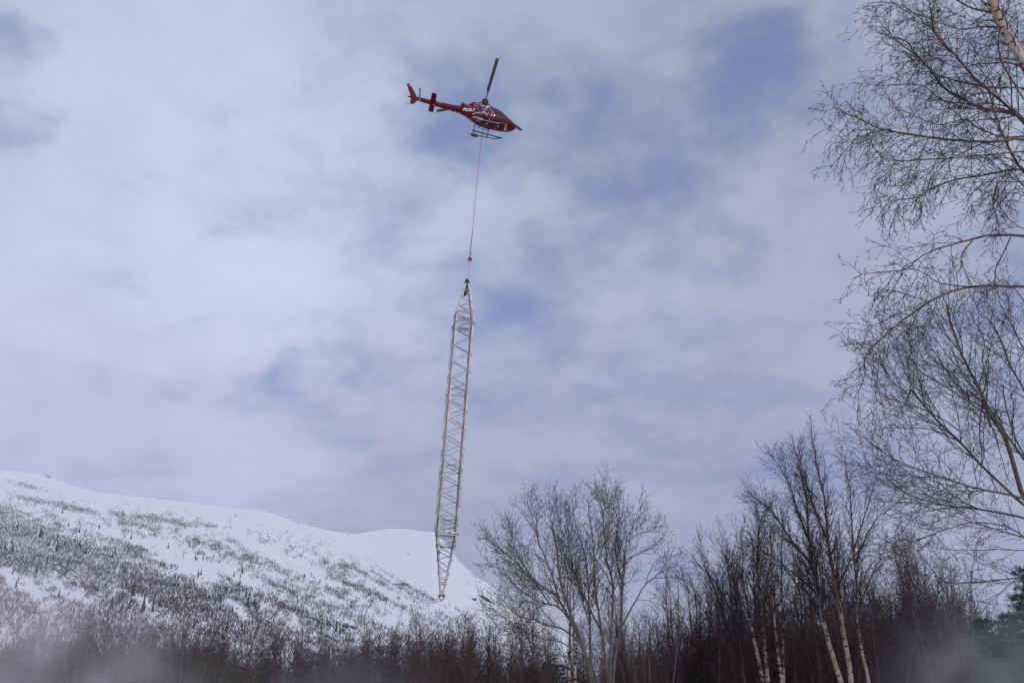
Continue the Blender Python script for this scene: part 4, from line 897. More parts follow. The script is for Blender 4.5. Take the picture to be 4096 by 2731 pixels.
# landing gear (high skids with boards and bear paws)
for sd_ in (-1, 1):
    y = sd_ * 1.1; y2 = y
    sk = Tubes(); sk.add([(-.95, y, -3.97), (-.5, y, -3.97), (.4, y, -3.90), (1.1, y, -3.84), (1.6, y, -3.80), (1.85, y, -3.76), (2.1, y, -3.62), (2.3, y, -3.46), (2.42, y, -3.38)], [.022, .032, .042, .045, .045, .045, .042, .04, .035], 10)
    so = link('landing_skid', sk.mesh('landing_skid', dark_m if sd_ > 0 else grey_m), heli)
    plate('step_board', [(-.6, y - .07), (2.35, y - .07), (2.62, y - .03), (2.62, y + .03), (2.35, y + .07), (-.6, y + .07)], .05, 'z', black_p, so, -3.40)
    plate('toe_gusset', [(2.0, -3.42), (2.58, -3.42), (2.42, -3.52), (2.22, -3.56), (2.05, -3.50)], .10, 'y', black_p, so, y)
    plate('bear_paw', [(-.62, y - .14), (-.58, y - .26), (-.05, y - .26), (.16, y - .08), (.16, y + .08), (-.05, y + .26), (-.58, y + .26), (-.62, y + .14)], .035, 'z', black_p, so, -4.02)
    pw = bmesh.new()
    for k in range(4):
        for s2 in (-1, 1):
            bmesh.ops.create_cube(pw, size=1, matrix=Matrix.Translation((-.48 + k * .14, y + s2 * .19, -4.042)) @ Matrix.Diagonal((.045, .11, .006, 1)))
    pme = bpy.data.meshes.new('paw_slots'); pw.to_mesh(pme); pw.free(); pme.materials.append(padw); link('paw_slots', pme, so)
    for x_, zt in ((-.45, -2.88), (1.02, -3.05)):
        lg = Tubes(); yt = sd_ * .55; xb = x_ + .03
        lg.add([(x_, yt * .6, zt - .02), (x_, yt, zt - .12), (xb, yt + (y - yt) * .55, zt - .42), (xb, y * .99, -3.62), (xb, y, -3.92)], [.045, .045, .042, .04, .045], 8)
        for zz_ in (.35, .7): 
            q0 = Vector((xb, yt + (y - yt) * zz_, zt - .12 + (-3.6 - zt + .12) * zz_)); lg.add([tuple(q0 + Vector((0, 0, .03))), tuple(q0 - Vector((0, 0, .03)))], [.062, .062], 8)
        link('skid_leg', lg.mesh('skid_leg', dark_m), so)
# belly sling frame with cargo hook
cf = Tubes(); fr = [(-.05, .35, -3.60), (.95, .35, -3.58), (.95, -.35, -3.58), (-.05, -.35, -3.60)]
for a, b in zip(fr, fr[1:] + fr[:1]): cf.add([a, b], [.022, .022], 6)
for p, q_ in zip(fr, [(.15, .5, -3.1), (.75, .5, -3.15), (.75, -.5, -3.15), (.15, -.5, -3.1)]): cf.add([p, q_], [.02, .02], 6)
for p in fr: cf.add([p, (.45, 0, -3.42)], [.016, .016], 5)
cfo = link('cargo_frame', cf.mesh('cargo_frame', black_p), heli)
hk = Tubes(); hk.add([(.45, 0, -3.15), (.45, 0, -3.35), (.45, 0, -3.52), (.45, 0, -3.66)], [.06, .12, .11, .04], 10); link('cargo_hook', hk.mesh('cargo_hook', black_p), cfo)
wr = Tubes(); wr.add([(.62, .1, -3.55), (.66, .12, -3.8), (.70, .12, -4.05), (.60, .1, -4.22), (.48, .1, -4.2)], [.010] * 5, 4); wr.add([(-.45, .3, -3.0), (-.05, .35, -3.6)], [.008] * 2, 4); link('hook_cable', wr.mesh('hook_cable', black_p), cfo)

# surface pieces: outlines laid onto the hull
def hull_tree():
    bm = bmesh.new()
    for o in (fus, boom, cowl): bm.from_mesh(o.data)
    t = BVHTree.FromBMesh(bm); bm.free(); return t
HT = hull_tree()
tail_bm = bmesh.new()
for o in heli.children:
    if o.name.startswith(('tail_fin', 'lower_fin')): tail_bm.from_mesh(o.data)
TT_ = BVHTree.FromBMesh(tail_bm); tail_bm.free()
def lay(name, polys, m, lift=.03, cut=.07, mirror=False, tree=None, parent=None, thick=0.0):
    """polys: outlines in photo px; found on the hull along the sight line and raised a few mm off it"""
    bm = bmesh.new()
    for poly in polys:
        try: bm.faces.new([bm.verts.new((x, y, 0)) for x, y in poly])
        except Exception: pass
    bmesh.ops.triangulate(bm, faces=bm.faces)
    for _ in range(4):
        es = [e for e in bm.edges if e.calc_length() > cut * 38.4]
        if not es: break
        bmesh.ops.subdivide_edges(bm, edges=es, cuts=1, use_grid_fill=False); bmesh.ops.triangulate(bm, faces=bm.faces)
    bad = []
    for v in bm.verts:
        d = (MI3 @ ray(v.co.x, v.co.y)).normalized(); loc, nn, _, _ = (tree or HT).ray_cast(CL, d)
        if loc is None: bad.append(v); continue
        if nn.dot(d) > 0: nn = -nn
        v.co = loc + nn * lift
    bmesh.ops.delete(bm, geom=bad, context='VERTS')
    if mirror:
        g = bmesh.ops.duplicate(bm, geom=bm.verts[:] + bm.edges[:] + bm.faces[:])['geom']
        for v in g:
            if isinstance(v, bmesh.types.BMVert): v.co.y = -v.co.y
    me_ = bpy.data.meshes.new(name); bm.to_mesh(me_); bm.free(); me_.materials.append(m)
    for p in me_.polygons: p.use_smooth = True
    return link(name, me_, parent or heli)
zA = lambda p: zf(p, 1840, 390, 14.256)
zB = lambda p: zf(p, 1940, 410, 12.06)
zC = lambda p: zf(p, 1860, 480, 14.7)
zD = lambda p: zf(p, 1620, 320, 10.456)
def strokes(lines, w):
    """polylines with width -> quads"""
    o = []
    for ln in lines:
        for (x0, y0), (x1, y1) in zip(ln, ln[1:]):
            l = math.hypot(x1 - x0, y1 - y0) + 1e-6; nx, ny = -(y1 - y0) / l * w / 2, (x1 - x0) / l * w / 2; ex2, ey2 = (x1 - x0) / l * w * .3, (y1 - y0) / l * w * .3
            o.append([(x0 + nx - ex2, y0 + ny - ey2), (x1 + nx + ex2, y1 + ny + ey2), (x1 - nx + ex2, y1 - ny + ey2), (x0 - nx - ex2, y0 - ny - ey2)])
    return o
GL = {'L': [[(0, 1), (0, 0), (.6, 0)]], 'N': [[(0, 0), (0, 1), (.65, 0), (.65, 1)]], '-': [[(.05, .5), (.5, .5)]], 'O': [[(.1, .05), (0, .3), (0, .7), (.15, 1), (.5, 1), (.65, .7), (.65, .3), (.5, 0), (.1, 0)]],
      'A': [[(0, 0), (.3, 1), (.4, 1), (.7, 0)], [(.12, .35), (.58, .35)]], 'E': [[(.6, 0), (0, 0), (0, 1), (.6, 1)], [(0, .5), (.5, .5)]], 'I': [[(.1, 0), (.1, 1)]], 'R': [[(0, 0), (0, 1), (.5, 1), (.55, .75), (.45, .5), (0, .5)], [(.3, .5), (.6, 0)]],
      'B': [[(0, 0), (0, 1), (.5, .95), (.5, .55), (0, .5)], [(.5, .5), (.6, .25), (.5, 0), (0, 0)]], 'U': [[(0, 1), (0, .15), (.2, 0), (.45, 0), (.6, .15), (.6, 1)]], 'S': [[(.6, .95), (.1, 1), (0, .75), (.55, .4), (.55, .1), (0, 0)]]}
def word(s, org, xd, yd, w, adv=.95):
    o = []; x = 0
    for ch in s:
        o += strokes([[(org[0] + xd[0] * (x + a) + yd[0] * b, org[1] + xd[1] * (x + a) + yd[1] * b) for a, b in ln] for ln in GL[ch]], w); x += adv if ch not in 'I' else .4
        if ch == '-': x -= .2
    return o
# windows
frames = [zB([(342, 275), (395, 262), (440, 268), (462, 292), (522, 460), (340, 432)]), zB([(548, 312), (720, 330), (840, 376), (925, 425), (992, 548), (975, 566), (780, 510), (598, 484)]), zB([(628, 575), (660, 545), (820, 590), (1015, 650), (1095, 708), (1122, 780), (1100, 815), (1040, 808), (760, 712), (670, 665)])]
fro = lay('window_frame', frames, black_p, .010, mirror=True)
panes = [zB([(352, 288), (398, 275), (434, 281), (450, 300), (504, 445), (352, 420)]), zB([(585, 362), (660, 366), (742, 392), (762, 478), (700, 462), (606, 448)]), zB([(645, 572), (680, 558), (820, 603), (1005, 664), (1080, 716), (1103, 780), (1088, 800), (1040, 795), (770, 700), (685, 656)]),
         zB([(605, 492), (780, 520), (960, 572), (975, 605), (780, 558), (620, 512)])]
for p in panes: lay('window', [p], glass, .020, mirror=True)
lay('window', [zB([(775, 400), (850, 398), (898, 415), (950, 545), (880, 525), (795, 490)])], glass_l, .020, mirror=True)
lay('front_window', [zB([(1192, 775), (1240, 770), (1300, 800), (1340, 838), (1400, 900), (1432, 960), (1418, 1010), (1330, 1035), (1250, 1015), (1235, 900)])], glass, .014, mirror=True)
lay('windscreen_edge', [zB([(935, 440), (980, 465), (1060, 590), (1040, 600), (985, 545)]), zB([(1070, 598), (1120, 600), (1200, 655), (1270, 750), (1250, 762), (1190, 720), (1140, 690)])], glass, .016, mirror=True)
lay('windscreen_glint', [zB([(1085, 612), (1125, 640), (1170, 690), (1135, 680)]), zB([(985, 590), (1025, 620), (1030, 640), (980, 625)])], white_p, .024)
def front_pane(name, poly):
    bm = bmesh.new(); bm.faces.new([bm.verts.new((0, y, z)) for y, z in poly]); bmesh.ops.triangulate(bm, faces=bm.faces)
    for _ in range(3): bmesh.ops.subdivide_edges(bm, edges=[e for e in bm.edges if e.calc_length() > .15], cuts=1); bmesh.ops.triangulate(bm, faces=bm.faces)
    bad = []
    for v in bm.verts:
        loc, nn, _, _ = HT.ray_cast(Vector((6, v.co.y, v.co.z)), Vector((-1, 0, 0)))
        if loc is None: bad.append(v)
        else: v.co = loc + nn * (.008 if nn.x > 0 else -.008)
    bmesh.ops.delete(bm, geom=bad, context='VERTS'); me_ = bpy.data.meshes.new(name); bm.to_mesh(me_); bm.free(); me_.materials.append(glass); return link(name, me_, heli)
for s in (-1, 1): front_pane('windscreen', [(s * .04, -1.40), (s * .42, -1.48), (s * .62, -1.80), (s * .60, -2.10), (s * .35, -2.30), (s * .04, -2.33)])
# lettering
lay('white_lettering', [zA(p) for p in ([(240, 598), (300, 605), (222, 758), (150, 750)], [(355, 622), (413, 635), (338, 778), (268, 768)], [(285, 640), (355, 690), (338, 735), (262, 690)],
    [(458, 636), (588, 640), (568, 668), (440, 664)], [(422, 690), (552, 694), (530, 724), (400, 718)], [(388, 748), (520, 756), (498, 804), (352, 796)],
    [(608, 632), (665, 635), (604, 758), (668, 762), (650, 804), (530, 800)], [(798, 632), (862, 635), (775, 804), (708, 800)])], white_p)
lay('blue_lettering', [zA(p) for p in ([(955, 640), (1110, 646), (1090, 690), (985, 690)], [(1050, 690), (1100, 692), (1030, 790), (985, 700)], [(1120, 655), (1275, 662), (1258, 692), (1105, 688)], [(1085, 712), (1235, 718), (1218, 745), (1070, 740)], [(1045, 768), (1205, 775), (1185, 808), (1030, 800)],
    [(1275, 668), (1340, 670), (1300, 720), (1260, 812), (1200, 806)], [(1340, 670), (1405, 675), (1385, 815), (1330, 812), (1340, 720)], [(1300, 735), (1350, 737), (1345, 765), (1288, 762)], [(1470, 678), (1540, 684), (1480, 828), (1415, 820)], [(1540, 684), (1575, 750), (1560, 815), (1515, 745)], [(1625, 690), (1560, 815), (1575, 750)], [(1640, 685), (1705, 695), (1650, 850), (1585, 840)])], blue_p)
lay('registration_letters', word('LN-OAE', zA([(1170, 492)])[0], (6.6, 1.35), (1.1, -5.6), 1.25, 1.02), white_p, .014)
lay('belly_registration_letters', word('LN-OAE', zB([(985, 1030)])[0], (-1.45, 5.9), (8.2, 1.0), 1.2, .86) + strokes([zB([(1010, 1300), (1045, 1295), (1040, 1330)]), zB([(1060, 1325), (1090, 1328)])], .9), white_p, .014)
lay('maker_lettering', word('AIRBUS', zA([(985, 392)])[0], (1.9, .45), (.3, -1.5), .45, .95) + [zA([(912, 350), (945, 338), (975, 365), (940, 382)])], white_p, .014)
lay('script_lettering', strokes([zA([(755, 455), (830, 470), (850, 440), (815, 410), (850, 390), (915, 405)]), zA([(810, 490), (870, 470), (900, 490), (905, 455), (930, 500), (950, 465), (975, 505)]), zA([(985, 475), (1010, 505), (1030, 480), (1045, 510), (1080, 490), (1060, 530)])], .95), mat('lilac_print', (.55, .45, .75), .5), .014)
# white line drawing of a three bladed rotor round the cabin side
ctr = (1355, 845)
lay('rotor_emblem', [zA(p) for p in ([(1435, 690), (1575, 530), (1612, 558), (1482, 705)], [(705, 912), (1110, 850), (1112, 888), (724, 958)], [(1485, 1000), (1545, 1010), (1545, 1080)], [(1560, 1140), (1620, 1150), (1735, 1295), (1685, 1300)], [(1315, 820), (1400, 815), (1395, 878), (1325, 875)])]
    + strokes([zA([ctr, (1460, 700)]), zA([ctr, (1110, 868)]), zA([ctr, (1500, 1010)])], 1.5)
    + strokes([zA([ctr, (1160, 985)]), zA([(1120, 1030), (1040, 1110)]), zA([ctr, (1650, 950), (1940, 1120), (1915, 1175)]), zA([(1900, 1200), (1850, 1260)]), zA([(1322, 655), (1290, 560)]), zA([(1095, 800), (1103, 880), (1125, 940), (1162, 985)]), zA([(1622, 865), (1610, 930), (1540, 1010)]), zA([(1275, 652), (1430, 652)]),
               zA([(718, 955), (740, 1020), (800, 1100)]), zA([(840, 1150), (885, 1210)]), zA([(1052, 590), (985, 640)]), zA([(932, 620), (940, 690)]), zA([(890, 790), (880, 870)]), zA([(1325, 900), (1325, 955)]), zA([(1600, 585), (1665, 605)]), zA([(1795, 1040), (1735, 1125)])], .95)
    + strokes([zA([(1700, 640), (1775, 715), (1820, 800), (1832, 870), (1820, 970), (1795, 1040)])], 1.5), mat('emblem_white', (.78, .70, .70), .5), .017)
lay('white_markings', [zC(p) for p in ([(1905, 312), (1995, 330), (1990, 352), (1898, 335)], [(1885, 380), (1972, 395), (1968, 420), (1880, 402)], [(1255, 165), (1355, 190), (1350, 215), (1250, 195)], [(1245, 215), (1345, 235), (1340, 255), (1240, 238)])]
    + [zB([(466, 640), (485, 626), (500, 640), (485, 653)]), zD([(175, 228), (265, 238), (262, 260), (180, 250)])][:1] + strokes([zB([(365, 462), (448, 464)]), zB([(370, 500), (460, 514)]), zB([(365, 565), (450, 582)])], .45), white_p, .014)
lay('fin_marking', [zD([(172, 222), (268, 236), (262, 262), (180, 250)])], white_p, .01, tree=TT_)
lay('fin_warning_label', [zD([(515, 825), (575, 840), (490, 962), (435, 950)])], coral, .01, tree=TT_)
lay('fin_warning_print', strokes([zD([(525, 850), (465, 945)])], .5), redd, .014, tree=TT_)
lay('boom_marking', [zD([(1370, 940), (1560, 965), (1550, 985), (1370, 960)])], coral, .01)
lay('boom_vent_marking', strokes([[(1797, 439), (1803, 440)], [(1817, 445), (1823, 446)], [(1834, 450), (1838, 451)]], 1.6) + strokes([zD([(1185, 1030), (1235, 1045)])], 1.6), white_p, .012)
for p in ((1705, 1097), (1725, 1328)):  # landing and belly lamps
    x, y = 1600 + p[0] / 4.519, 220 + p[1] / 4.519
    lay('lamp', [[(x + 2.2 * math.cos(k * .785), y + 1.9 * math.sin(k * .785)) for k in range(8)]], chrome, .03)
st_ = Tubes(); st_.add([(2.95, -.62, -2.55), (3.55, -.30, -2.35), (3.85, -.18, -2.28)], [.018, .016, .012], 6); link('pitot_probe', st_.mesh('pitot_probe', white_p), heli)
wp = Tubes(); wp.add([(2.35, -.06, -1.62), (2.75, -.25, -1.88), (3.1, -.3, -2.12)], [.014] * 3, 5); link('wiper', wp.mesh('wiper', black_p), heli)
cut_ = Tubes(); cut_.add([(-.3, 0, -.78), (.9, -.25, -.90), (1.3, -.3, -1.12)], [.05, .06, .04], 6); link('intake_fairing', cut_.mesh('intake_fairing', black_p), heli)
# external carrier on the right side: white snow pad and black basket
pad = Tubes(); pad.add([(-.75, -1.18, -3.92), (-.5, -1.2, -3.94), (-.2, -1.2, -3.96), (.05, -1.2, -3.95), (.2, -1.16, -3.92)], [.05, .10, .115, .10, .05], 8); link('white_snow_pad', pad.mesh('white_snow_pad', padw), heli)
bk = Tubes()
for k in range(9):
    x_ = 1.75 + k * .095; bk.add([(x_, -1.0, -3.44), (x_ + .03, -1.12, -3.62 - .12 * math.sin(k * .39)), (x_, -1.22, -3.44)], [.018] * 3, 4)
bk.add([(1.7, -1.0, -3.44), (2.6, -1.05, -3.40), (1.7, -1.22, -3.44)], [.02] * 3, 5); bk.add([(1.75, -1.12, -3.62), (2.1, -1.12, -3.74), (2.45, -1.12, -3.62)], [.06, .10, .05], 8)
link('front_basket', bk.mesh('front_basket', black_p), heli)
print('heli', time.time() - T0)

# ------------------------------------------------------------------ long line, hook and lifting wire
hookw = MH @ Vector((.45, 0, -3.66)); YD = hookw.y
rope_r = mat('line_red', (.30, .05, .06), .6); rope_k = mat('line_black', (.02, .02, .025), .6); steel_w = mat('steel_wire', (.28, .27, .30), .45, .5)
def chain(name, pxs, rads, m, parent=None, start=None, sides=6):
    pts = [tuple(at(x, y, YD)) for x, y in pxs]
    if start: pts[0] = tuple(start)
    t = Tubes(); t.add(pts, rads, sides); return t
ll = empty('long_line', tuple(hookw), 'long thin red and black sling line hanging straight down from the helicopter belly', 'sling line')
off = Vector(hookw)
link('upper_line', chain('u', [(1930, 510), (1927, 545), (1925, 565)], [.030] * 3, rope_k, start=hookw).mesh('upper_line', rope_k, off), ll)
link('red_line', chain('u', [(1925, 565), (1916, 650), (1906, 750), (1896, 860), (1890, 925)], [.024] * 5, rope_r).mesh('red_line', rope_r, off), ll)
link('black_line', chain('u', [(1890, 925), (1886, 965), (1883, 990), (1880.5, 1010), (1880, 1030)], [.036, .04, .036, .04, .03], rope_k).mesh('black_line', rope_k, off), ll)
lp = Tubes(); lp.add([tuple(at(x, y, YD - .02)) for x, y in ((1882, 1009), (1886, 1012), (1886.5, 1017), (1883, 1021), (1880, 1021))], [.018] * 5, 5); link('cable_loop', lp.mesh('cable_loop', rope_k, off), ll)
tie = Tubes(); tie.add([tuple(at(1880.6, 1004, YD)), tuple(at(1880.4, 1008, YD))], [.06, .06], 6); link('green_tie', tie.mesh('green_tie', grn, off), ll)
# red caged hook
hc = at(1879.5, 1036, YD); hook = empty('cargo_swivel_hook', tuple(hc), 'red and yellow remote hook at the lower end of the long line', 'hook')
t = Tubes(); t.add([(0, 0, .36), (0, 0, .20), (0, 0, .02)], [.05, .09, .09], 10); t.add([(-.17, 0, .02), (0, 0, .13), (.17, 0, .02)], [.05, .09, .05], 8)
t.add([(-.19, 0, .0), (.19, 0, .0)], [.05, .05], 8); link('hook_body', t.mesh('hook_body', redh), hook)
t = Tubes()
for zz_, rd in ((.05, .19), (-.12, .19), (-.22, .14)): t.add([(rd * math.cos(a * .5236), rd * math.sin(a * .5236), zz_) for a in range(13)], [.018] * 13, 5)
for a in range(6): t.add([(.19 * math.cos(a * 1.047), .19 * math.sin(a * 1.047), .05), (.19 * math.cos(a * 1.047), .19 * math.sin(a * 1.047), -.12), (.13 * math.cos(a * 1.047), .13 * math.sin(a * 1.047), -.24)], [.015] * 3, 4)
link('hook_cage', t.mesh('hook_cage', rope_k), hook)
t = Tubes(); t.add([tuple(at(1877.5, 1037, YD - .1) - hc), tuple(at(1876, 1054, YD) - hc)], [.055, .05], 8); link('yellow_sleeve', t.mesh('yellow_sleeve', yel), hook)
lw = empty('lifting_wire', tuple(at(1876, 1054, YD)), 'thin grey steel wire from the yellow hook sleeve to the top of the mast', 'wire'); o2 = at(1876, 1054, YD)
link('wire_strand', chain('w', [(1876, 1054), (1875, 1068), (1873, 1090), (1870.5, 1120)], [.03, .018, .016, .014], steel_w).mesh('wire_strand', steel_w, o2), lw)

# ------------------------------------------------------------------ hanging lattice mast
galv = mat('galvanised_steel', (.52, .505, .53), .55, .25, var=.22, vscale=1.6); galv_d = mat('shaded_galvanised_steel', (.34, .33, .355), .6, .2, var=.3, vscale=1.8)  # galv_d: darker copy, shade put into the colour of rear and inner members
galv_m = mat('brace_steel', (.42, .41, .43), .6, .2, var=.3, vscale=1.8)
def frosted():
    m = mat('frosted_steel', (.4, .39, .41), .7); t = m.node_tree; b = t.nodes['Principled BSDF']
    tcn = t.nodes.new('ShaderNodeTexCoord'); n = t.nodes.new('ShaderNodeTexNoise'); n.inputs['Scale'].default_value = 3.5; n.inputs['Detail'].default_value = 5; t.links.new(tcn.outputs['Object'], n.inputs['Vector'])
    r = t.nodes.new('ShaderNodeValToRGB'); t.links.new(n.outputs['Fac'], r.inputs[0]); r.color_ramp.elements[0].position = .40; r.color_ramp.elements[1].position = .50
    r.color_ramp.elements[0].color = (.30, .29, .31, 1); r.color_ramp.elements[1].color = (.80, .79, .84, 1); t.links.new(r.outputs[0], b.inputs['Base Color']); return m
frost = frosted()
TOPP = at(1868.5, 1128, YD); BOTP = at(1765, 2404, YD); AX = (TOPP - BOTP); ML = AX.length; AX.normalize()
mast = empty('lattice_mast', tuple(BOTP), 'tall galvanised steel lattice mast with pointed ends hanging upright from the long line', 'lattice mast')
yaw = rad(10.5); mz = AX; mx_ = Vector((math.cos(yaw), math.sin(yaw), 0)); mx_ = (mx_ - mx_.dot(mz) * mz).normalized(); my = mz.cross(mx_)
mast.matrix_world = Matrix.Translation(BOTP) @ Matrix(((mx_.x, my.x, mz.x, 0), (mx_.y, my.y, mz.y, 0), (mx_.z, my.z, mz.z, 0), (0, 0, 0, 1)))
MMI = mast.matrix_world.inverted()
def hz(px, py):   # height along the mast of a photographed level
    d = ray(px, py); o = CAM - BOTP; n_ = Vector((0, 1, 0)); p = at(px, py, YD); return (MMI @ p).z
Zs = dict(tip=0.0, b0=hz(1766, 2385), b1=hz(1766, 2366), b2=hz(1790, 2338), bt=hz(1790, 2140), j1=hz(1800, 2070), j2=hz(1820, 1850), j3=hz(1835, 1540), tt=hz(1860, 1260), t1=hz(1868, 1165), top=ML)
print({k: round(v, 2) for k, v in Zs.items()})
HWm = .86; HWs = .20; HWt = .14
def hw(z):
    if z < Zs['b1']: return HWs * max(z - .0, 0) / Zs['b1'] * .8
    if z < Zs['bt']: return HWs + (HWm - HWs) * (z - Zs['b1']) / (Zs['bt'] - Zs['b1'])
    if z < Zs['tt']: return HWm
    return HWt + (HWm * .93 - HWt) * (Zs['top'] - z) / (Zs['top'] - Zs['tt'])
CORN = [(-1, -1), (1, -1), (1, 1), (-1, 1)]
def corner(k, z): h = hw(z); return Vector((CORN[k % 4][0] * h, CORN[k % 4][1] * h, z))
def angle_bar(name, a, b, w, th_, inward, m, turn=None):
    """L section from a to b; flanges along the two directions given"""
    d = (b - a).normalized(); u_ = inward[0]; u_ = (u_ - u_.dot(d) * d).normalized(); v_ = inward[1]; v_ = (v_ - v_.dot(d) * d); v_ = (v_ - v_.dot(u_) * u_).normalized()
    sec = [(0, 0), (w, 0), (w, th_), (th_, th_), (th_, w), (0, w)]
    V_ = [tuple(p + u_ * s + v_ * t) for p in (a, b) for s, t in sec]
    F_ = [(k, (k + 1) % 6, 6 + (k + 1) % 6, 6 + k) for k in range(6)] + [(0, 3, 2, 1), (0, 5, 4, 3), (6, 7, 8, 9), (6, 9, 10, 11)]
    return link(name, mesh_np(name, np.array(V_), np.array(F_), False, m), mast)
cuts = [Zs['b2'], Zs['bt'], Zs['j1'], Zs['j2'], Zs['j3'], Zs['tt'], Zs['top'] - .05]
for k in range(4):
    inw = [Vector((-CORN[k][0], 0, 0)), Vector((0, -CORN[k][1], 0))]
    for i, (z0, z1) in enumerate(zip(cuts, cuts[1:])):
        a, b = corner(k, z0 + .01), corner(k, z1 - .01)
        if i == 0: a = corner(k, Zs['b1'])
        w_ = .17 if 1 <= i <= 4 else .13
        s_ = 1.0 if i not in (5,) else 1
        mt_ = frost if (i == 0 and k in (0, 1)) else (galv if k in (0, 1) else galv_d)  # front legs light, rear legs in the shade-toned steel
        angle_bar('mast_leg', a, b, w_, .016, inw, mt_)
faces = [(0, 1, Vector((0, -1, 0))), (1, 2, Vector((1, 0, 0))), (2, 3, Vector((0, 1, 0))), (3, 0, Vector((-1, 0, 0)))]
def brace(k0, z0, k1, z1, nrmv, w=.055, m=None, name='diagonal_brace', sink=.02):
    a, b = corner(k0, z0) - nrmv * sink, corner(k1, z1) - nrmv * sink; a2 = a.lerp(b, .03); b2 = a.lerp(b, .97)
    angle_bar(name, a2, b2, w, .009, [nrmv, Vector((0, 0, 1)).cross((b - a).normalized()).cross((b - a).normalized()) if False else nrmv.cross((b - a).normalized())], m or galv)
bolts = Tubes(); nb_ = 0
def zig(f, z0, z1, n, flip, m, w=.055):
    k0, k1, nv = faces[f]; 
    for i in range(n):
        za, zb = z0 + (z1 - z0) * i / n, z0 + (z1 - z0) * (i + 1) / n
        A_, B_ = (k0, k1) if (i + flip) % 2 == 0 else (k1, k0)
        brace(A_, za, B_, zb, nv, w, m)
        for kk, zz_ in ((A_, za), (B_, zb)):
            p = corner(kk, zz_) + nv * .006; bolts.add([tuple(p - nv * .01), tuple(p + nv * .03)], [.03, .022], 6)
for f in range(4):
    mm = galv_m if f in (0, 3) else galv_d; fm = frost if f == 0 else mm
    k0, k1, nv = faces[f]
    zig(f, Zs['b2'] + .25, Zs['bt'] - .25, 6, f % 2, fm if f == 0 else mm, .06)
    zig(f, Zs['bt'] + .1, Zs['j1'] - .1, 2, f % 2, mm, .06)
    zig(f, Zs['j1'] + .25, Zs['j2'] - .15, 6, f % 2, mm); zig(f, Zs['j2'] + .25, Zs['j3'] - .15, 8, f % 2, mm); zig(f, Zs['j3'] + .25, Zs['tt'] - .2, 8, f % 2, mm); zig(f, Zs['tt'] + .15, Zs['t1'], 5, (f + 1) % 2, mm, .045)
    for nm in ('j1', 'j2', 'j3'):
        for dz in (-.05, -.75): brace(k0, Zs[nm] + dz, k1, Zs[nm] + dz - .0, nv, .06, mm, 'horizontal_brace', .035 if dz > 0 else .02)
        brace(k1, Zs[nm] + .02, k0, Zs[nm] - .72, nv, .06, mm, 'diagonal_brace', .05)
    for zz_, w_ in ((Zs['tt'] + .02, .11), (Zs['tt'] - .14, .09), (Zs['tt'] - 1.05, .12), (Zs['tt'] - 1.25, .07), (Zs['t1'], .06)): brace(k0, zz_, k1, zz_, nv, w_, mm, 'horizontal_brace', .01)
    for zz_, w_ in ((Zs['bt'] + .05, .13), (Zs['bt'] - .12, .07), (Zs['bt'] + .35, .06), (Zs['bt'] - .95, .14), (Zs['b2'] + .2, .05), (Zs['b2'] + .02, .06)): brace(k0, zz_, k1, zz_, nv, w_, frost if (f == 0 and zz_ < Zs['bt'] + .3) else mm, 'horizontal_brace', .01)
link('joint_bolts', bolts.mesh('joint_bolts', galv_d), mast)
# foot: box and point
def box(name, cx_, cy_, z0, z1, h0, h1, m, parent=mast):
    V_ = [(cx_ + a * h0, cy_ + b * h0, z0) for a, b in CORN] + [(cx_ + a * h1, cy_ + b * h1, z1) for a, b in CORN]
    F_ = [(3, 2, 1, 0), (4, 5, 6, 7)] + [(k, (k + 1) % 4, 4 + (k + 1) % 4, 4 + k) for k in range(4)]
    return link(name, mesh_np(name, np.array(V_), np.array(F_), False, m), parent)
box('foot_box', 0, 0, .53, .98, .23, .21, frost); box('foot_plate', 0, 0, .44, .52, .31, .31, galv_d)
for k in range(4):
    c_, s_ = CORN[k]; t = Tubes(); t.add([(c_ * .24, s_ * .24, .46), (c_ * .03, s_ * .03, .0)], [.045, .03], 5); link('foot_strut', t.mesh('foot_strut', galv_d), mast)
for k in range(2):
    t = Tubes(); t.add([(-.1 + .18 * k, -.25, .58), (-.1 + .18 * k, -.255, .90)], [.055, .06], 8); link('snow_lump', t.mesh('snow_lump', padw), mast)
# head: dark rubber cap with strap
t = Tubes(); t.add([(0, 0, ML - .28), (0, 0, ML - .10), (0, 0, ML + .10), (0, 0, ML + .26), (0, 0, ML + .33)], [.20, .25, .22, .15, .03], 12); link('head_cap', t.mesh('head_cap', dark_m), mast)
t = Tubes(); t.add([(.02, -.02, ML - .25), (-.06, -.05, ML - 1.1), (-.12, -.08, ML - 1.45)], [.12, .16, .13], 8); link('strap_bundle', t.mesh('strap_bundle', black_p), mast)
# perforated climbing rail outside the rear left leg, in sections
rail_z = [Zs['bt'] + .35, Zs['j1'] - .0, Zs['j1'] + .12, Zs['j2'] - .05, Zs['j2'] + .1, Zs['j3'] - .1, Zs['j3'] + .1, Zs['tt'] - .9]
for z0, z1 in zip(rail_z[::2], rail_z[1::2]):
    p0, p1 = corner(3, z0) + Vector((-.16, -.12, 0)), corner(3, z1) + Vector((-.16, -.12, 0))
    ro = angle_bar('climbing_rail', p0, p1, .12, .012, [Vector((1, 0, 0)), Vector((0, 1, 0))], galv)
    t = Tubes(); z = z0 + .25
    while z < z1 - .2:
        p = corner(3, z) + Vector((-.10, -.120, 0)); t.add([tuple(p), tuple(p + Vector((0, -.006, 0)))], [.022, .022], 6); t.add([tuple(p + Vector((0, -.006, 0))), tuple(p + Vector((0, -.007, 0)))], [.022, .001], 6); z += .43
    link('rail_holes', t.mesh('rail_holes', black_p), ro)
print('mast', time.time() - T0, len(bpy.data.objects))

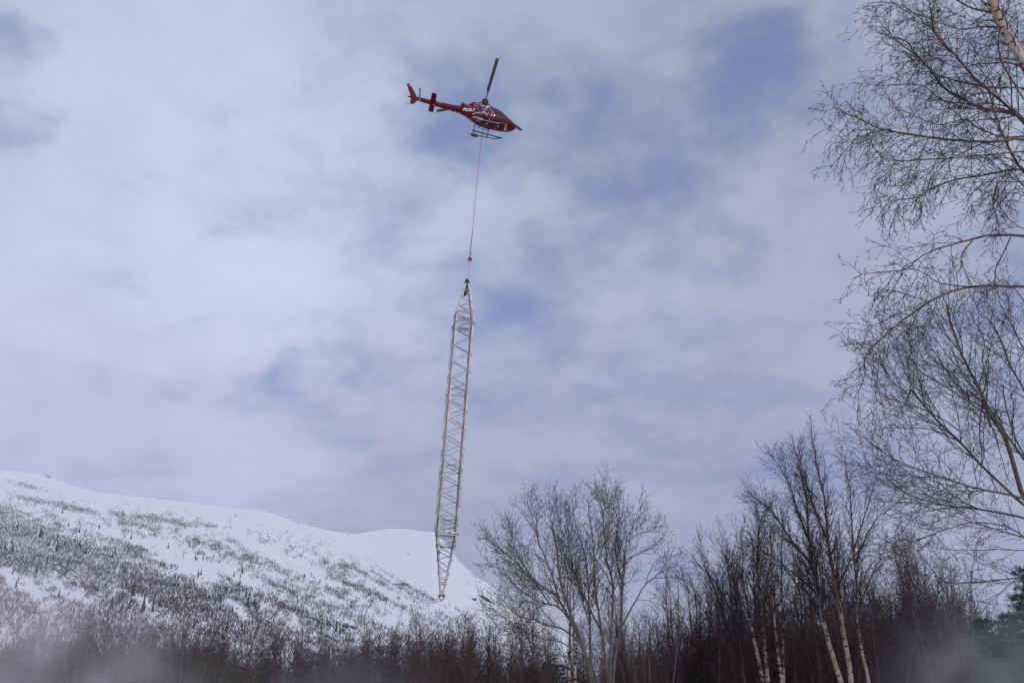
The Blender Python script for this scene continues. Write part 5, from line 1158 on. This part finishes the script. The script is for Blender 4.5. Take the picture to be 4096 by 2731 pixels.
# ------------------------------------------------------------------ snow whirled up by the rotor wash, and the air itself
def puff(name, c, rx, ry, rz, dens, col, label, nscale):
    bm = bmesh.new(); bmesh.ops.create_icosphere(bm, subdivisions=3, radius=1); me_ = bpy.data.meshes.new(name); bm.to_mesh(me_); bm.free()
    m = bpy.data.materials.new(name + '_air'); m.use_nodes = True; t = m.node_tree; t.nodes.clear()
    o = t.nodes.new('ShaderNodeOutputMaterial'); pv = t.nodes.new('ShaderNodeVolumePrincipled'); t.links.new(pv.outputs[0], o.inputs['Volume'])
    pv.inputs['Color'].default_value = (*col, 1); pv.inputs['Anisotropy'].default_value = .2
    tcn = t.nodes.new('ShaderNodeTexCoord'); ln = t.nodes.new('ShaderNodeVectorMath'); ln.operation = 'LENGTH'; t.links.new(tcn.outputs['Object'], ln.inputs[0])
    mr = t.nodes.new('ShaderNodeMapRange'); mr.interpolation_type = 'SMOOTHSTEP'; t.links.new(ln.outputs['Value'], mr.inputs[0]); mr.inputs[1].default_value = .25; mr.inputs[2].default_value = 1.0; mr.inputs[3].default_value = 1; mr.inputs[4].default_value = 0
    g = t.nodes.new('ShaderNodeNewGeometry'); n = t.nodes.new('ShaderNodeTexNoise'); n.inputs['Scale'].default_value = nscale; n.inputs['Detail'].default_value = 3; t.links.new(g.outputs['Position'], n.inputs['Vector'])
    m2 = t.nodes.new('ShaderNodeMapRange'); t.links.new(n.outputs['Fac'], m2.inputs[0]); m2.inputs[1].default_value = .40; m2.inputs[2].default_value = .66; m2.inputs[3].default_value = .0; m2.inputs[4].default_value = 2.0
    mu = t.nodes.new('ShaderNodeMath'); mu.operation = 'MULTIPLY'; t.links.new(mr.outputs[0], mu.inputs[0]); t.links.new(m2.outputs[0], mu.inputs[1])
    m3 = t.nodes.new('ShaderNodeMath'); m3.operation = 'MULTIPLY'; t.links.new(mu.outputs[0], m3.inputs[0]); m3.inputs[1].default_value = dens; t.links.new(m3.outputs[0], pv.inputs['Density'])
    me_.materials.append(m); ob = link(name, me_); ob.location = c; ob.scale = (rx, ry, rz)
    tag(ob, label, 'blowing snow', kind='stuff')
if PUFFS:
    puff('blowing_snow', at(-40, 2790, 36), 9.0, 6, 6.4, .095, (.98, .90, .94), 'pinkish veil of blowing snow at the lower left corner in front of the wood', .4)
    puff('blowing_snow', at(1330, 2790, 44), 6.0, 5, 4.2, .022, (.92, .92, .96), 'thin veil of blowing snow before the wood left of the hanging mast', .5)
    puff('blowing_snow', at(4050, 2790, 33), 5.2, 4.5, 3.8, .060, (.92, .92, .96), 'whirl of blowing snow at the lower right corner before the pines', .6)
if HAZE:
    bm = bmesh.new(); bmesh.ops.create_cube(bm, size=1); me_ = bpy.data.meshes.new('haze'); bm.to_mesh(me_); bm.free()
    m = bpy.data.materials.new('haze_air'); m.use_nodes = True; t = m.node_tree; t.nodes.clear(); o = t.nodes.new('ShaderNodeOutputMaterial'); pv = t.nodes.new('ShaderNodeVolumePrincipled'); t.links.new(pv.outputs[0], o.inputs['Volume'])
    pv.inputs['Color'].default_value = (.86, .87, .95, 1); pv.inputs['Density'].default_value = HAZE; pv.inputs['Anisotropy'].default_value = 0
    me_.materials.append(m); ob = link('haze', me_); zt = 900; ob.location = (0, 0, (zt - 40) / 2); ob.scale = (25000, 25000, zt + 40)
    tag(ob, 'thin cold haze in the valley air', kind='stuff')
print('done', time.time() - T0, len(bpy.data.objects))
